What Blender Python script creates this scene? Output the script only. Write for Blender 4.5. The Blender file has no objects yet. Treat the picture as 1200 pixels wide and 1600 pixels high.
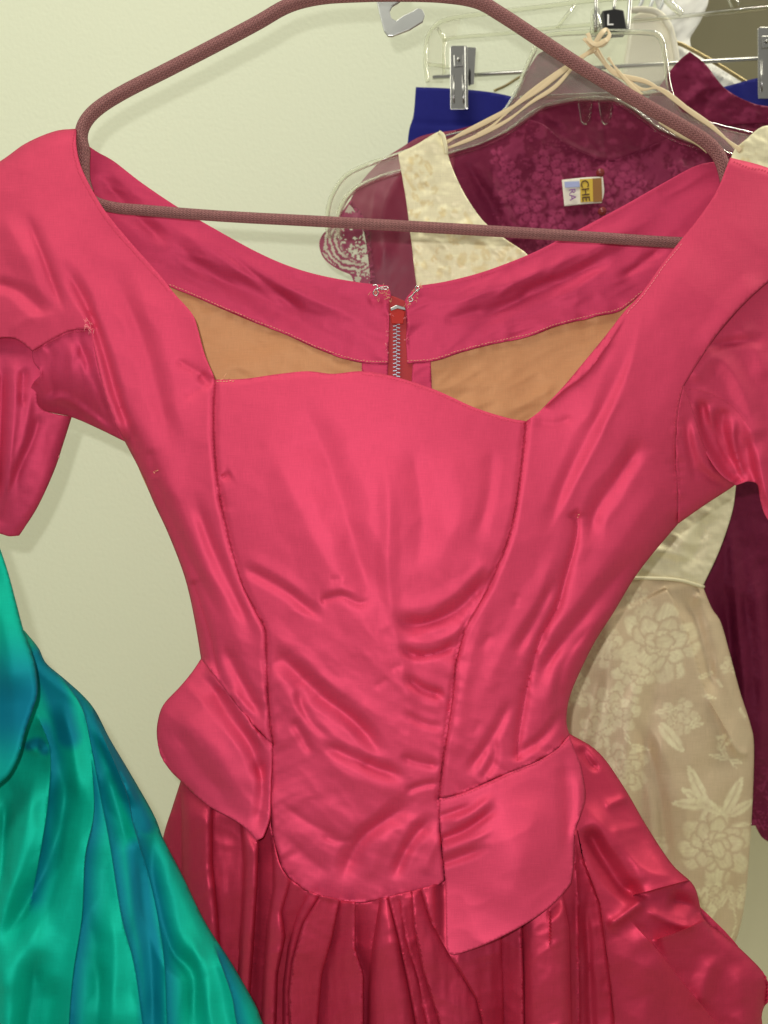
import bpy, bmesh, math, random
import numpy as np
from mathutils import Vector, Matrix
from mathutils.geometry import delaunay_2d_cdt

# ------------------------------------------------------------------ camera, world, lamps, exposure
S = bpy.context.scene
C = S.collection
F = 1164.0                       # focal length of the phone, in pixels of the 1200x1600 photograph
PITCH = math.radians(4)
CP, SP = math.cos(PITCH), math.sin(PITCH)
CAM = np.array([0.0, 0.0, 1.35])
cd = bpy.data.cameras.new('camera'); cam = bpy.data.objects.new('camera', cd); C.objects.link(cam)
cam.location = CAM; cam.rotation_euler = (math.radians(90) - PITCH, 0, 0)
cd.sensor_fit = 'VERTICAL'; cd.sensor_height = 34.6; cd.lens = 34.6 * F / 1600
cd.clip_start = 0.01; cd.clip_end = 50
cd.dof.use_dof = True; cd.dof.focus_distance = 0.47; cd.dof.aperture_fstop = 9.0
S.camera = cam
S.render.resolution_x = 768; S.render.resolution_y = 1024
wd = bpy.data.worlds.new('World'); S.world = wd; wd.use_nodes = True
wd.node_tree.nodes['Background'].inputs[0].default_value = (1.0, 0.97, 0.86, 1)
wd.node_tree.nodes['Background'].inputs[1].default_value = 0.31
S.view_settings.view_transform = 'Standard'; S.view_settings.look = 'None'
S.view_settings.exposure = 0.0; S.view_settings.gamma = 1.0
def lamp(name, kind, loc, energy, color, **k):
    l = bpy.data.lights.new(name, kind); l.energy = energy; l.color = color
    for a, b in k.items(): setattr(l, a, b)
    o = bpy.data.objects.new(name, l); C.objects.link(o); o.location = loc; return o
# the phone's flash, a little up and left of the lens
fl = lamp('phone_flash', 'POINT', (-0.016, -0.004, 1.35 + 0.027), 6.2, (1.0, 0.97, 0.93), shadow_soft_size=0.0035)
# ceiling troffers of the shop
c1 = lamp('ceiling_lamp', 'AREA', (-0.75, -0.35, 2.75), 19, (1.0, 0.96, 0.80), shape='RECTANGLE', size=1.2, size_y=0.6)
c1.rotation_euler = (math.radians(20), math.radians(-16), 0)
c2 = lamp('ceiling_lamp', 'AREA', (1.3, 0.5, 2.75), 21, (1.0, 0.95, 0.76), shape='RECTANGLE', size=1.2, size_y=0.6)
c2.rotation_euler = (math.radians(-8), math.radians(28), 0)

# ------------------------------------------------------------------ maths helpers
rng = np.random.RandomState(7)
def W(px, py, Y):
    """point at distance Y in front of the lens plane, seen in direction (px,py)"""
    px = np.asarray(px, float); py = np.asarray(py, float); Y = np.asarray(Y, float)
    s = (px - 600) / F; t = (800 - py) / F
    k = Y / (CP + t * SP)
    return np.stack([CAM[0] + s * k, CAM[1] + Y + 0 * k, CAM[2] + (-SP + t * CP) * k], -1)
def cat(pts, n=6):
    """Catmull-Rom through pts"""
    P = np.array(pts, float)
    if len(P) < 3: 
        return P if n == 0 else np.array([P[0] + (P[-1] - P[0]) * i / n for i in range(n + 1)])
    Q = np.vstack([2 * P[0] - P[1], P, 2 * P[-1] - P[-2]])
    out = []
    for i in range(1, len(Q) - 2):
        a, b, c, d = Q[i - 1], Q[i], Q[i + 1], Q[i + 2]
        for j in range(n):
            t = j / n
            out.append(0.5 * ((2 * b) + (c - a) * t + (2 * a - 5 * b + 4 * c - d) * t * t + (3 * b - a - 3 * c + d) * t ** 3))
    out.append(P[-1]); return np.array(out)
def resample(P, step):
    d = np.r_[0, np.cumsum(np.linalg.norm(np.diff(P[:, :2], axis=0), axis=1))]
    n = max(2, int(round(d[-1] / step)) + 1)
    t = np.linspace(0, d[-1], n)
    return np.stack([np.interp(t, d, P[:, k]) for k in range(P.shape[1])], 1)
def inside(pts, poly):
    x, y = pts[:, 0], pts[:, 1]; r = np.zeros(len(pts), bool); n = len(poly); j = n - 1
    for i in range(n):
        xi, yi = poly[i]; xj, yj = poly[j]
        if yi != yj:
            m = ((yi > y) != (yj > y)) & (x < (xj - xi) * (y - yi) / (yj - yi) + xi); r ^= m
        j = i
    return r
def pl_dist(pts, P):
    """unsigned distance, signed side, arc parameter 0..1 and arc length"""
    A = P[:-1]; B = P[1:]; D = B - A; L = np.linalg.norm(D, axis=1); L[L < 1e-9] = 1e-9
    cum = np.r_[0, np.cumsum(L)]
    best = np.full(len(pts), 1e9); side = np.ones(len(pts)); arc = np.zeros(len(pts))
    for i in range(len(A)):
        r = pts - A[i]; t = np.clip((r @ D[i]) / L[i] ** 2, 0, 1)
        q = r - t[:, None] * D[i]; d = np.hypot(q[:, 0], q[:, 1]); m = d < best
        best[m] = d[m]; sg = D[i, 0] * r[:, 1] - D[i, 1] * r[:, 0]
        side[m] = np.where(sg[m] >= 0, 1, -1); arc[m] = (cum[i] + t * L[i])[m]
    return best, side, arc / cum[-1], arc
def sm(x): x = np.clip(x, 0, 1); return x * x * (3 - 2 * x)
class VN:
    def __init__(s, seed): s.g = np.random.RandomState(seed).rand(256, 256) * 2 - 1
    def __call__(s, x, y):
        xi = np.floor(x).astype(int); yi = np.floor(y).astype(int); fx = sm(x - xi); fy = sm(y - yi)
        g = s.g; a = g[xi % 256, yi % 256]; b = g[(xi + 1) % 256, yi % 256]; c = g[xi % 256, (yi + 1) % 256]; d = g[(xi + 1) % 256, (yi + 1) % 256]
        return (a * (1 - fx) + b * fx) * (1 - fy) + (c * (1 - fx) + d * fx) * fy
V1, V2, V3 = VN(1), VN(2), VN(3)
def fbm(x, y, sx, sy, ang=0, seed=0):
    ca, sa = math.cos(ang), math.sin(ang); u = (x * ca + y * sa) / sx + 17.3 * seed; v = (-x * sa + y * ca) / sy + 9.1 * seed
    return V1(u, v) + 0.5 * V2(u * 2.1, v * 2.1) + 0.25 * V3(u * 4.3, v * 4.3)
GAIN = 1.15
def crumple(x, y, sx, sy, ang=0, seed=0):
    """sharp-crested creases between nearly flat facets"""
    wx = x + 0.35 * sx * V3(x / (sx * 2.2) + seed, y / (sy * 2.2)); wy = y + 0.35 * sy * V2(x / (sx * 2.2), y / (sy * 2.2) + seed)
    ca, sa = math.cos(ang), math.sin(ang); u = (wx * ca + wy * sa) / sx + 31.7 * seed; v = (-wx * sa + wy * ca) / sy + 11.3 * seed
    return (0.4 - np.sqrt(V1(u, v) ** 2 + .001)) + 0.45 * (0.4 - np.sqrt(V2(u * 2.3, v * 2.3) ** 2 + .001))
def stroke(pts, st):
    """st: (kind, polyline, width px, height mm, opts) -> metres toward the camera"""
    kind, pl, w, a = st[:4]; o = st[4] if len(st) > 4 else {}
    P = cat(pl, 5); reach = w * (3.2 if kind != 's' else 5) + 6
    lo = P.min(0) - reach; hi = P.max(0) + reach
    m = (pts[:, 0] > lo[0]) & (pts[:, 0] < hi[0]) & (pts[:, 1] > lo[1]) & (pts[:, 1] < hi[1])
    h = np.zeros(len(pts))
    if not m.any(): return h
    q = pts[m]; d, sd, s, arc = pl_dist(q, P)
    t0, t1 = o.get('t', (0.25, 0.25))
    tp = np.ones(len(q))
    if t0 > 0: tp *= sm(s / t0)
    if t1 > 0: tp *= sm((1 - s) / t1)
    ds = d * sd
    wob = 1 + 0.25 * V1(arc / 37.0 + w, arc * 0 + a * 3.1)
    if kind == 'r':
        q_ = ds / (w * wob); v = 0.35 * np.exp(-q_ ** 2) + 0.65 * (np.maximum(0, 1.08 - np.sqrt((q_ / 1.5) ** 2 + .0064)) ** 1.15)
    elif kind == 'c':                       # sharp crease: narrow crest
        v = np.exp(-(np.sqrt(ds ** 2 + 9.0) - 3.0) / (max(w, 5.5) * wob))
    elif kind == 's':                       # overlap: raised on the positive side, drops sharply at the line
        e = o.get('e', 0.15 if abs(a) > 2.5 else 2.2); v = np.exp(-np.maximum(ds, 0) / w) / (1 + np.exp(-np.clip(ds / e, -40, 40)))
        v *= 1
    elif kind == 'p':                       # puckers fanning out from a seam
        lam = o.get('lam', 18.0); side = o.get('side', 0); sk = o.get('skew', 0.0)
        ph = (arc + sk * ds) / lam
        n = V2(ph * 0.9, ph * 0 + w) * 1.25 + 0.6 * V3(ph * 2.1 + 7, ph * 0 + d / 60)
        ww = w * (1 + 0.7 * V3(arc / 31.0, arc * 0 + 5))
        v = n * np.exp(-(d / ww) ** 1.3) * np.minimum(1, d / 2.5)
        if side: v *= (sd == side)
    h[m] = v * tp * a * 0.001 * GAIN
    return h
def lean(y):
    """the lower half of the dress swings out toward the viewer"""
    u = np.maximum(0, y - 700) / 700.0
    return 0.052 * u ** 1.25
def rbf(ctrl):
    """thin-plate surface through (x,y,Y)"""
    K = np.array(ctrl, float); P = K[:, :2] / 500; n = len(P)
    def U(r2): return np.where(r2 > 1e-12, r2 * np.log(np.maximum(r2, 1e-12)), 0)
    d2 = ((P[:, None] - P[None]) ** 2).sum(-1)
    A = np.zeros((n + 3, n + 3)); A[:n, :n] = U(d2) + np.eye(n) * 1e-4; A[:n, n] = 1; A[:n, n + 1:] = P; A[n, :n] = 1; A[n + 1:, :n] = P.T
    w = np.linalg.solve(A, np.r_[K[:, 2], 0, 0, 0])
    def f(x, y):
        q = np.stack([x, y], 1) / 500; r2 = ((q[:, None] - P[None]) ** 2).sum(-1)
        return U(r2) @ w[:n] + w[n] + q @ w[n + 1:]
    return f
def roll(pts, pl, w, depth):
    d, _, _, _ = pl_dist(pts, cat(pl, 4)); u = np.clip(1 - d / w, 0, 1)
    return depth * (1 - np.sqrt(np.maximum(0, 1 - u * u * 0.86)))

# ------------------------------------------------------------------ object helpers
def tag(o, label=None, category=None, group=None, kind=None):
    if label: o['label'] = label
    if category: o['category'] = category
    if group: o['group'] = group
    if kind: o['kind'] = kind
    return o
def empty(name, loc, label, category, group=None):
    o = bpy.data.objects.new(name, None); C.objects.link(o); o.location = loc; o.empty_display_size = 0.05
    return tag(o, label, category, group)
def link(name, me, mat, parent=None):
    o = bpy.data.objects.new(name, me); C.objects.link(o)
    if mat is not None and not len(me.materials): me.materials.append(mat)
    if parent is not None:
        o.parent = parent
        if parent.type == 'EMPTY': o.matrix_parent_inverse = Matrix.Translation(parent.location).inverted()
    return o
def fix_parent(o, parent):
    o.parent = parent
def outline(curves, step):
    out = []
    for c in curves:
        P = resample(cat(c, 6) if len(c) > 2 else np.array(c, float), step); out.append(P[:-1])
    return np.vstack(out)
def panel(name, curves, hf, mat, parent=None, step=4.0, thick=0.0006, attrs=None, lines=None):
    """cloth sheet inside the closed outline; hf(pts)->Y distance; attrs dict name->fn(pts)"""
    B = outline(curves, step)
    lo, hi = B.min(0), B.max(0)
    xs = np.arange(lo[0], hi[0], step); ys = np.arange(lo[1], hi[1], step * 0.866)
    gx, gy = np.meshgrid(xs, ys); gx = gx + (np.arange(len(ys)) % 2)[:, None] * step * 0.5
    G = np.stack([gx.ravel(), gy.ravel()], 1); G = G[inside(G, B)]
    d, _, _, _ = pl_dist(G, np.vstack([B, B[:1]])); G = G[d > step * 0.45]
    P = np.vstack([B, G]); nb = len(B)
    ed = [(i, (i + 1) % nb) for i in range(nb)]
    for ln in (lines or []):
        ln = resample(cat(ln, 5), step); d, _, _, _ = pl_dist(P[nb:], ln); P = np.vstack([P[:nb], P[nb:][d > step * .55]])
        # (points dropped after earlier lines were added never include those lines' own edges: edges are rebuilt below)
    for ln in (lines or []):
        ln = resample(cat(ln, 5), step); T = np.gradient(ln, axis=0); T /= np.linalg.norm(T, axis=1)[:, None] + 1e-9; nrm = np.stack([-T[:, 1], T[:, 0]], 1)
        for sg in (-.55, .55):
            q = ln + nrm * sg; db, _, _, _ = pl_dist(q, np.vstack([B, B[:1]])); q = q[inside(q, B) & (db > step * .4)]
            P = np.vstack([P, q])
    r = delaunay_2d_cdt([Vector((float(a), float(b))) for a, b in P], ed, [], 1, 1e-5)
    Q = np.array([(v.x, v.y) for v in r[0]]); tris = r[2]
    cen = np.array([Q[list(t)].mean(0) for t in tris]); ok = inside(cen, B)
    tris = [tuple(t) for t, k in zip(tris, ok) if k]
    Y = hf(Q); X = W(Q[:, 0], Q[:, 1], Y)
    me = bpy.data.meshes.new(name)
    # orientation: face the camera
    a, b, c = tris[0]; nn = np.cross(X[b] - X[a], X[c] - X[a])
    if nn @ (CAM - X[a]) < 0: tris = [t[::-1] for t in tris]
    me.from_pydata(X.tolist(), [], tris)
    uv = me.uv_layers.new(name='UVMap'); li = np.empty(len(me.loops), int); me.loops.foreach_get('vertex_index', li)
    U = Q[li] / 1000.0; uv.data.foreach_set('uv', U.ravel().astype(np.float32))
    for k, fn in (attrs or {}).items():
        at = me.attributes.new(k, 'FLOAT', 'POINT'); at.data.foreach_set('value', fn(Q).astype(np.float32))
    me.polygons.foreach_set('use_smooth', np.ones(len(me.polygons), bool)); me.update(); me.set_sharp_from_angle(angle=math.radians(66))
    o = link(name, me, mat, parent)
    if thick:
        md = o.modifiers.new('thickness', 'SOLIDIFY'); md.thickness = thick; md.offset = -1
    return o
def tube(name, path, rad, mat, parent=None, seg=14, closed=False, flat=None, smooth=True, me_only=False):
    """path: Nx3 world points; rad scalar/array; flat = (direction, ratio)"""
    P = np.array(path, float); n = len(P); T = np.zeros_like(P)
    if closed: T = np.roll(P, -1, 0) - np.roll(P, 1, 0)
    else: T[1:-1] = P[2:] - P[:-2]; T[0] = P[1] - P[0]; T[-1] = P[-1] - P[-2]
    T /= np.linalg.norm(T, axis=1)[:, None] + 1e-12
    ref = np.array([0, 1.0, 0]); rad = np.broadcast_to(rad, (n,)); vs = []; fs = []; uvs = []
    L = np.r_[0, np.cumsum(np.linalg.norm(np.diff(P, axis=0), axis=1))]
    for i in range(n):
        a = np.cross(T[i], ref); 
        if np.linalg.norm(a) < 1e-3: a = np.cross(T[i], np.array([1.0, 0, 0]))
        a /= np.linalg.norm(a); b = np.cross(a, T[i])
        for k in range(seg):
            t = 2 * math.pi * k / seg; fb = flat or 1.0
            vs.append(P[i] + rad[i] * (a * math.cos(t) + b * fb * math.sin(t)))
    m = n if closed else n - 1
    for i in range(m):
        j = (i + 1) % n
        for k in range(seg):
            l = (k + 1) % seg; fs.append((i * seg + k, i * seg + l, j * seg + l, j * seg + k)); 
            v0 = L[i]; v1 = L[j] if j > i else L[i] + 0.004
            uvs += [(k / seg, v0), ((k + 1) / seg, v0), ((k + 1) / seg, v1), (k / seg, v1)]
    if not closed:
        fs.append(tuple(range(seg))[::-1]); fs.append(tuple((n - 1) * seg + k for k in range(seg))); uvs += [(0, 0)] * (2 * seg)
    me = bpy.data.meshes.new(name); me.from_pydata([tuple(v) for v in vs], [], fs)
    uv = me.uv_layers.new(name='UVMap'); uv.data.foreach_set('uv', np.array(uvs, np.float32).ravel())
    me.polygons.foreach_set('use_smooth', np.full(len(me.polygons), smooth)); 
    if me_only: return me
    return link(name, me, mat, parent)
def pxpath(pts, n=8):
    """pts (px,py,Y) -> smooth world path"""
    Q = cat(pts, n); return W(Q[:, 0], Q[:, 1], Q[:, 2])
def join_meshes(name, mes, mat, parent=None, smooth=True):
    bm = bmesh.new()
    for m in mes: bm.from_mesh(m)
    me = bpy.data.meshes.new(name); bm.to_mesh(me); bm.free()
    me.polygons.foreach_set('use_smooth', np.full(len(me.polygons), smooth))
    return link(name, me, mat, parent)
def plate(name, poly, Y, th, mat, parent=None, bevel=0.0008, smooth_pts=0):
    """solid plate, outline in px at distance Y, real thickness th (m) going back"""
    P = np.array(poly, float)
    if smooth_pts: P = cat(np.vstack([P, P[:1]]).tolist(), smooth_pts)[:-1]
    y = Y if np.ndim(Y) else np.full(len(P), Y)
    A = W(P[:, 0], P[:, 1], y); Bk = A + np.array([0, th, 0]); n = len(P)
    bm = bmesh.new(); va = [bm.verts.new(v) for v in A]; vb = [bm.verts.new(v) for v in Bk]
    bm.faces.new(va); bm.faces.new(vb[::-1])
    for i in range(n): j = (i + 1) % n; bm.faces.new((va[j], va[i], vb[i], vb[j]))
    bmesh.ops.recalc_face_normals(bm, faces=bm.faces)
    me = bpy.data.meshes.new(name); bm.to_mesh(me); bm.free()
    o = link(name, me, mat, parent)
    if bevel:
        b = o.modifiers.new('bevel', 'BEVEL'); b.width = bevel; b.segments = 2; b.limit_method = 'ANGLE'
    return o
def stitches(pl, hf, mat, parent, gap=5.0, ln=3.2, r=0.00022, lift=0.0004, name='stitching', jit=0.3):
    """little thread dashes along a seam, lying on the cloth hf"""
    P = resample(cat(pl, 6), gap); mes = []
    bm = bmesh.new()
    for i in range(len(P) - 1):
        a = P[i]; d = (P[i + 1] - P[i]); d = d / (np.linalg.norm(d) + 1e-9); b = a + d * ln
        q = np.array([a, b]) + rng.randn(1, 2) * jit; Y = hf(q) - lift
        A, Bq = W(q[:, 0], q[:, 1], Y); T = Bq - A; L = np.linalg.norm(T); T = T / L
        u = np.cross(T, [0, 1, 0]); u /= np.linalg.norm(u); v = np.cross(u, T)
        vs = []
        for e, s in ((A, .55), ((A + Bq) / 2 + v * 0 - np.array([0, r * .6, 0]), 1.0), (Bq, .55)):
            vs.append([bm.verts.new(e + r * s * (u * math.cos(t) + v * math.sin(t))) for t in (0, 1.57, 3.14, 4.71)])
        for k in range(2):
            for l in range(4): bm.faces.new((vs[k][l], vs[k][(l + 1) % 4], vs[k + 1][(l + 1) % 4], vs[k + 1][l]))
    me = bpy.data.meshes.new(name); bm.to_mesh(me); bm.free()
    return link(name, me, mat, parent)

# ------------------------------------------------------------------ materials
def new_mat(name):
    m = bpy.data.materials.new(name); m.use_nodes = True; nt = m.node_tree
    return m, nt, nt.nodes['Principled BSDF']
def N(nt, typ, **k):
    n = nt.nodes.new(typ)
    for a, b in k.items():
        if a.startswith('i_'): n.inputs[a[2:].replace('_', ' ')].default_value = b
        else: setattr(n, a, b)
    return n
def plain(name, col, rough=0.5, metal=0.0, spec=0.5, bump=None, **k):
    m, nt, p = new_mat(name); p.inputs['Base Color'].default_value = (*col, 1); p.inputs['Roughness'].default_value = rough
    p.inputs['Metallic'].default_value = metal; p.inputs['Specular IOR Level'].default_value = spec
    if bump:
        sc, st, di = bump
        tc = N(nt, 'ShaderNodeTexCoord'); no = N(nt, 'ShaderNodeTexNoise', i_Scale=sc, i_Detail=4.0); b = N(nt, 'ShaderNodeBump', i_Strength=st, i_Distance=di)
        nt.links.new(tc.outputs['Object'], no.inputs['Vector']); nt.links.new(no.outputs['Fac'], b.inputs['Height']); nt.links.new(b.outputs[0], p.inputs['Normal'])
    return m
def taffeta(name, col, gloss, metal=0.35, rough=0.42, crinkle=0.5, second=None, sheen=None, cr_scale=42, weave=0.25, pat=None):
    """woven silk: body colour plus a differently coloured glossy cross thread"""
    m, nt, p = new_mat(name); L = nt.links.new
    tc = N(nt, 'ShaderNodeTexCoord')
    # dye variation
    n0 = N(nt, 'ShaderNodeTexNoise', i_Scale=9.0, i_Detail=5.0); L(tc.outputs['Object'], n0.inputs['Vector'])
    mx = N(nt, 'ShaderNodeMix', data_type='RGBA'); mx.inputs[6].default_value = (*[c * 0.90 for c in col], 1); mx.inputs[7].default_value = (*[min(1, c * 1.08) for c in col], 1)
    L(n0.outputs['Fac'], mx.inputs[0])
    # slubs : fine streaks along the weft
    mp = N(nt, 'ShaderNodeMapping'); mp.inputs['Scale'].default_value = (40, 800, 1); L(tc.outputs['UV'], mp.inputs['Vector'])
    n1 = N(nt, 'ShaderNodeTexNoise', i_Scale=1.0, i_Detail=3.0); L(mp.outputs[0], n1.inputs['Vector'])
    mp2 = N(nt, 'ShaderNodeMapping'); mp2.inputs['Scale'].default_value = (900, 45, 1); L(tc.outputs['UV'], mp2.inputs['Vector'])
    n1b = N(nt, 'ShaderNodeTexNoise', i_Scale=1.0, i_Detail=2.0); L(mp2.outputs[0], n1b.inputs['Vector'])
    ad = N(nt, 'ShaderNodeMath', operation='ADD'); L(n1.outputs['Fac'], ad.inputs[0]); L(n1b.outputs['Fac'], ad.inputs[1])
    m2 = N(nt, 'ShaderNodeMix', data_type='RGBA', blend_type='MULTIPLY'); m2.inputs[0].default_value = 0.45
    rp = N(nt, 'ShaderNodeMapRange'); rp.inputs[1].default_value = 0.6; rp.inputs[2].default_value = 1.4; rp.inputs[3].default_value = 0.72; rp.inputs[4].default_value = 1.12
    L(ad.outputs[0], rp.inputs[0]); L(rp.outputs[0], m2.inputs[7]); L(mx.outputs[2], m2.inputs[6])
    base = m2.outputs[2]
    if pat:
        at = N(nt, 'ShaderNodeAttribute', attribute_name='pattern_or_sheen'); m3 = N(nt, 'ShaderNodeMix', data_type='RGBA')
        m3.inputs[7].default_value = (*pat, 1); L(base, m3.inputs[6]); L(at.outputs['Fac'], m3.inputs[0]); base = m3.outputs[2]
    L(base, p.inputs['Base Color'])
    p.inputs['Metallic'].default_value = metal; p.inputs['Roughness'].default_value = rough
    p.inputs['Specular IOR Level'].default_value = 0.35; p.inputs['Specular Tint'].default_value = (*gloss, 1)
    if sheen: p.inputs['Sheen Weight'].default_value = sheen[1]; p.inputs['Sheen Tint'].default_value = (*sheen[0], 1); p.inputs['Sheen Roughness'].default_value = 0.35
    # soft crinkles
    n2 = N(nt, 'ShaderNodeTexNoise', i_Scale=float(cr_scale), i_Detail=5.0, i_Roughness=0.55, i_Distortion=0.8); L(tc.outputs['Object'], n2.inputs['Vector'])
    b1 = N(nt, 'ShaderNodeBump', i_Strength=crinkle, i_Distance=0.0012); L(n2.outputs['Fac'], b1.inputs['Height'])
    b2 = N(nt, 'ShaderNodeBump', i_Strength=weave, i_Distance=0.0002); L(ad.outputs[0], b2.inputs['Height']); L(b1.outputs[0], b2.inputs['Normal'])
    L(b2.outputs[0], p.inputs['Normal'])
    if second:
        g = N(nt, 'ShaderNodeBsdfAnisotropic', i_Roughness=rough * 0.85); g.inputs['Color'].default_value = (*second[0], 1); L(b2.outputs[0], g.inputs['Normal'])
        ms = N(nt, 'ShaderNodeMixShader'); ms.inputs[0].default_value = second[1]
        L(p.outputs[0], ms.inputs[1]); L(g.outputs[0], ms.inputs[2]); L(ms.outputs[0], nt.nodes['Material Output'].inputs[0])
    return m
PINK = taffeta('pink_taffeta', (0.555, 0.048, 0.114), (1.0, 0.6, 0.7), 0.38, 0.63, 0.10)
PINKB = taffeta('pink_taffeta_facing', (0.54, 0.045, 0.118), (1.0, 0.6, 0.7), 0.40, 0.62, 0.12)
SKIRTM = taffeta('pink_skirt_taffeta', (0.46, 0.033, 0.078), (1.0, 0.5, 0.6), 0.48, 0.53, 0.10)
LINING = taffeta('orange_lining', (0.52, 0.245, 0.115), (1.0, 0.8, 0.5), 0.05, 0.5, 0.15, cr_scale=18)
TEAL = taffeta('teal_shot_taffeta', (0.0, 0.30, 0.205), (0.3, 0.8, 1.0), 0.30, 0.66, 0.08, pat=(0.0, 0.095, 0.19))  # the blue is fold sheen and shade, painted in by mask
WINE = taffeta('wine_satin', (0.145, 0.011, 0.040), (1, 0.4, 0.6), 0.08, 0.6, 0.5, cr_scale=60, pat=(0.34, 0.045, 0.12))
BLUE = taffeta('blue_wool', (0.012, 0.014, 0.17), (0.5, 0.5, 1), 0.0, 0.8, 0.2)
CREAM = taffeta('cream_brocade', (0.78, 0.73, 0.50), (1, 0.95, 0.8), 0.12, 0.45, 0.2, cr_scale=22, pat=(0.66, 0.55, 0.30))
CREAM2 = taffeta('cream_brocade_skirt', (0.63, 0.50, 0.33), (1, 0.9, 0.8), 0.15, 0.5, 0.25, cr_scale=16, pat=(0.84, 0.78, 0.52))
WHITE = plain('white_cotton', (0.78, 0.78, 0.74), 0.8, bump=(60, 0.3, 0.001))
THREAD = plain('pink_thread', (0.80, 0.22, 0.26), 0.6)
THREADD = plain('dark_pink_thread', (0.42, 0.02, 0.06), 0.6)
THREADG = plain('gold_thread', (0.75, 0.38, 0.22), 0.6)
RED = plain('red_zip_tape', (0.36, 0.015, 0.02), 0.7, bump=(900, 0.5, 0.0004))
REDP = plain('red_enamel', (0.40, 0.02, 0.015), 0.6, spec=.2)
CHROME = plain('chrome', (0.50, 0.50, 0.49), 0.24, 1.0)
STEEL = plain('galvanised_steel', (0.58, 0.60, 0.60), 0.38, 0.85, bump=(35, 0.3, 0.001))
ZINC = plain('zip_metal', (0.22, 0.25, 0.29), 0.45, 0.9)
BRASS = plain('brass_wire', (0.45, 0.36, 0.18), 0.3, 0.9)
BLACK = plain('black_plastic', (0.012, 0.012, 0.014), 0.35)
WHITEP = plain('white_plastic', (0.75, 0.72, 0.60), 0.35)
RIB = plain('cream_ribbon', (0.68, 0.54, 0.34), 0.45, bump=(200, 0.3, 0.0005))
RUBBER = plain('lettering_white', (0.85, 0.85, 0.85), 0.5)

def clear_plastic():
    m, nt, p = new_mat('clear_plastic'); L = nt.links.new
    p.inputs['Base Color'].default_value = (0.93, 0.94, 0.88, 1); p.inputs['Roughness'].default_value = 0.06
    p.inputs['Transmission Weight'].default_value = 1.0; p.inputs['IOR'].default_value = 1.3
    tr = N(nt, 'ShaderNodeBsdfTransparent'); tr.inputs[0].default_value = (0.93, 0.93, 0.88, 1)
    ms = N(nt, 'ShaderNodeMixShader'); ms.inputs[0].default_value = 0.55
    L(tr.outputs[0], ms.inputs[1]); L(p.outputs[0], ms.inputs[2]); L(ms.outputs[0], nt.nodes['Material Output'].inputs[0]); return m
def clear_sheet():
    m, nt, p = new_mat('clear_plastic_sheet'); L = nt.links.new
    p.inputs['Base Color'].default_value = (0.85, 0.85, 0.78, 1); p.inputs['Roughness'].default_value = 0.12
    tr = N(nt, 'ShaderNodeBsdfTransparent'); tr.inputs[0].default_value = (0.96, 0.96, 0.93, 1)
    ms = N(nt, 'ShaderNodeMixShader'); ms.inputs[0].default_value = 0.12
    L(tr.outputs[0], ms.inputs[1]); L(p.outputs[0], ms.inputs[2]); L(ms.outputs[0], nt.nodes['Material Output'].inputs[0]); return m
CLEAR = clear_plastic(); SHEET = clear_sheet()
def knit():
    m, nt, p = new_mat('mauve_knit_cover'); L = nt.links.new; tc = N(nt, 'ShaderNodeTexCoord')
    sx = N(nt, 'ShaderNodeSeparateXYZ'); L(tc.outputs['UV'], sx.inputs[0])
    def mth(op, a, b=None, **k):
        n = N(nt, 'ShaderNodeMath', operation=op)
        for i, v in enumerate((a, b)):
            if v is None: continue
            if isinstance(v, (int, float)): n.inputs[i].default_value = v
            else: L(v, n.inputs[i])
        return n.outputs[0]
    u = mth('MULTIPLY', sx.outputs[0], 16.0); fr = mth('PINGPONG', u, 0.5)       # ribs round the tube, each stitch a V
    v = mth('MULTIPLY', sx.outputs[1], 420.0); vv = mth('ADD', v, mth('MULTIPLY', fr, 1.4))
    w1 = mth('SINE', mth('MULTIPLY', vv, 6.283)); w2 = mth('SINE', mth('MULTIPLY', u, 6.283))
    h = mth('ADD', w1, mth('MULTIPLY', w2, 0.45))
    no = N(nt, 'ShaderNodeTexNoise', i_Scale=220.0, i_Detail=3.0); L(tc.outputs['Object'], no.inputs['Vector'])
    hh = mth('ADD', h, mth('MULTIPLY', no.outputs['Fac'], 1.6))
    b = N(nt, 'ShaderNodeBump', i_Strength=1.0, i_Distance=0.0010); L(hh, b.inputs['Height']); L(b.outputs[0], p.inputs['Normal'])
    rp = N(nt, 'ShaderNodeMapRange'); rp.inputs[1].default_value = -1.4; rp.inputs[2].default_value = 2.6; L(hh, rp.inputs[0])
    mx = N(nt, 'ShaderNodeMix', data_type='RGBA'); mx.inputs[6].default_value = (0.25, 0.085, 0.088, 1); mx.inputs[7].default_value = (0.66, 0.29, 0.285, 1)
    L(rp.outputs[0], mx.inputs[0]); L(mx.outputs[2], p.inputs['Base Color']); p.inputs['Roughness'].default_value = 0.85; return m
KNIT = knit()
def sheer(name, col, op, lace=False):
    m, nt, p = new_mat(name); L = nt.links.new; tc = N(nt, 'ShaderNodeTexCoord')
    p.inputs['Base Color'].default_value = (*col, 1); p.inputs['Roughness'].default_value = 0.5
    tr = N(nt, 'ShaderNodeBsdfTransparent'); ms = N(nt, 'ShaderNodeMixShader')
    if lace:
        at = N(nt, 'ShaderNodeAttribute', attribute_name='lace'); L(at.outputs['Fac'], ms.inputs[0])
    else: ms.inputs[0].default_value = op
    L(tr.outputs[0], ms.inputs[1]); L(p.outputs[0], ms.inputs[2]); L(ms.outputs[0], nt.nodes['Material Output'].inputs[0]); return m
SHEER = sheer('wine_chiffon', (0.24, 0.02, 0.06), 0.80)
LACE = sheer('wine_lace', (0.24, 0.025, 0.075), 1.0, True)
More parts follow.
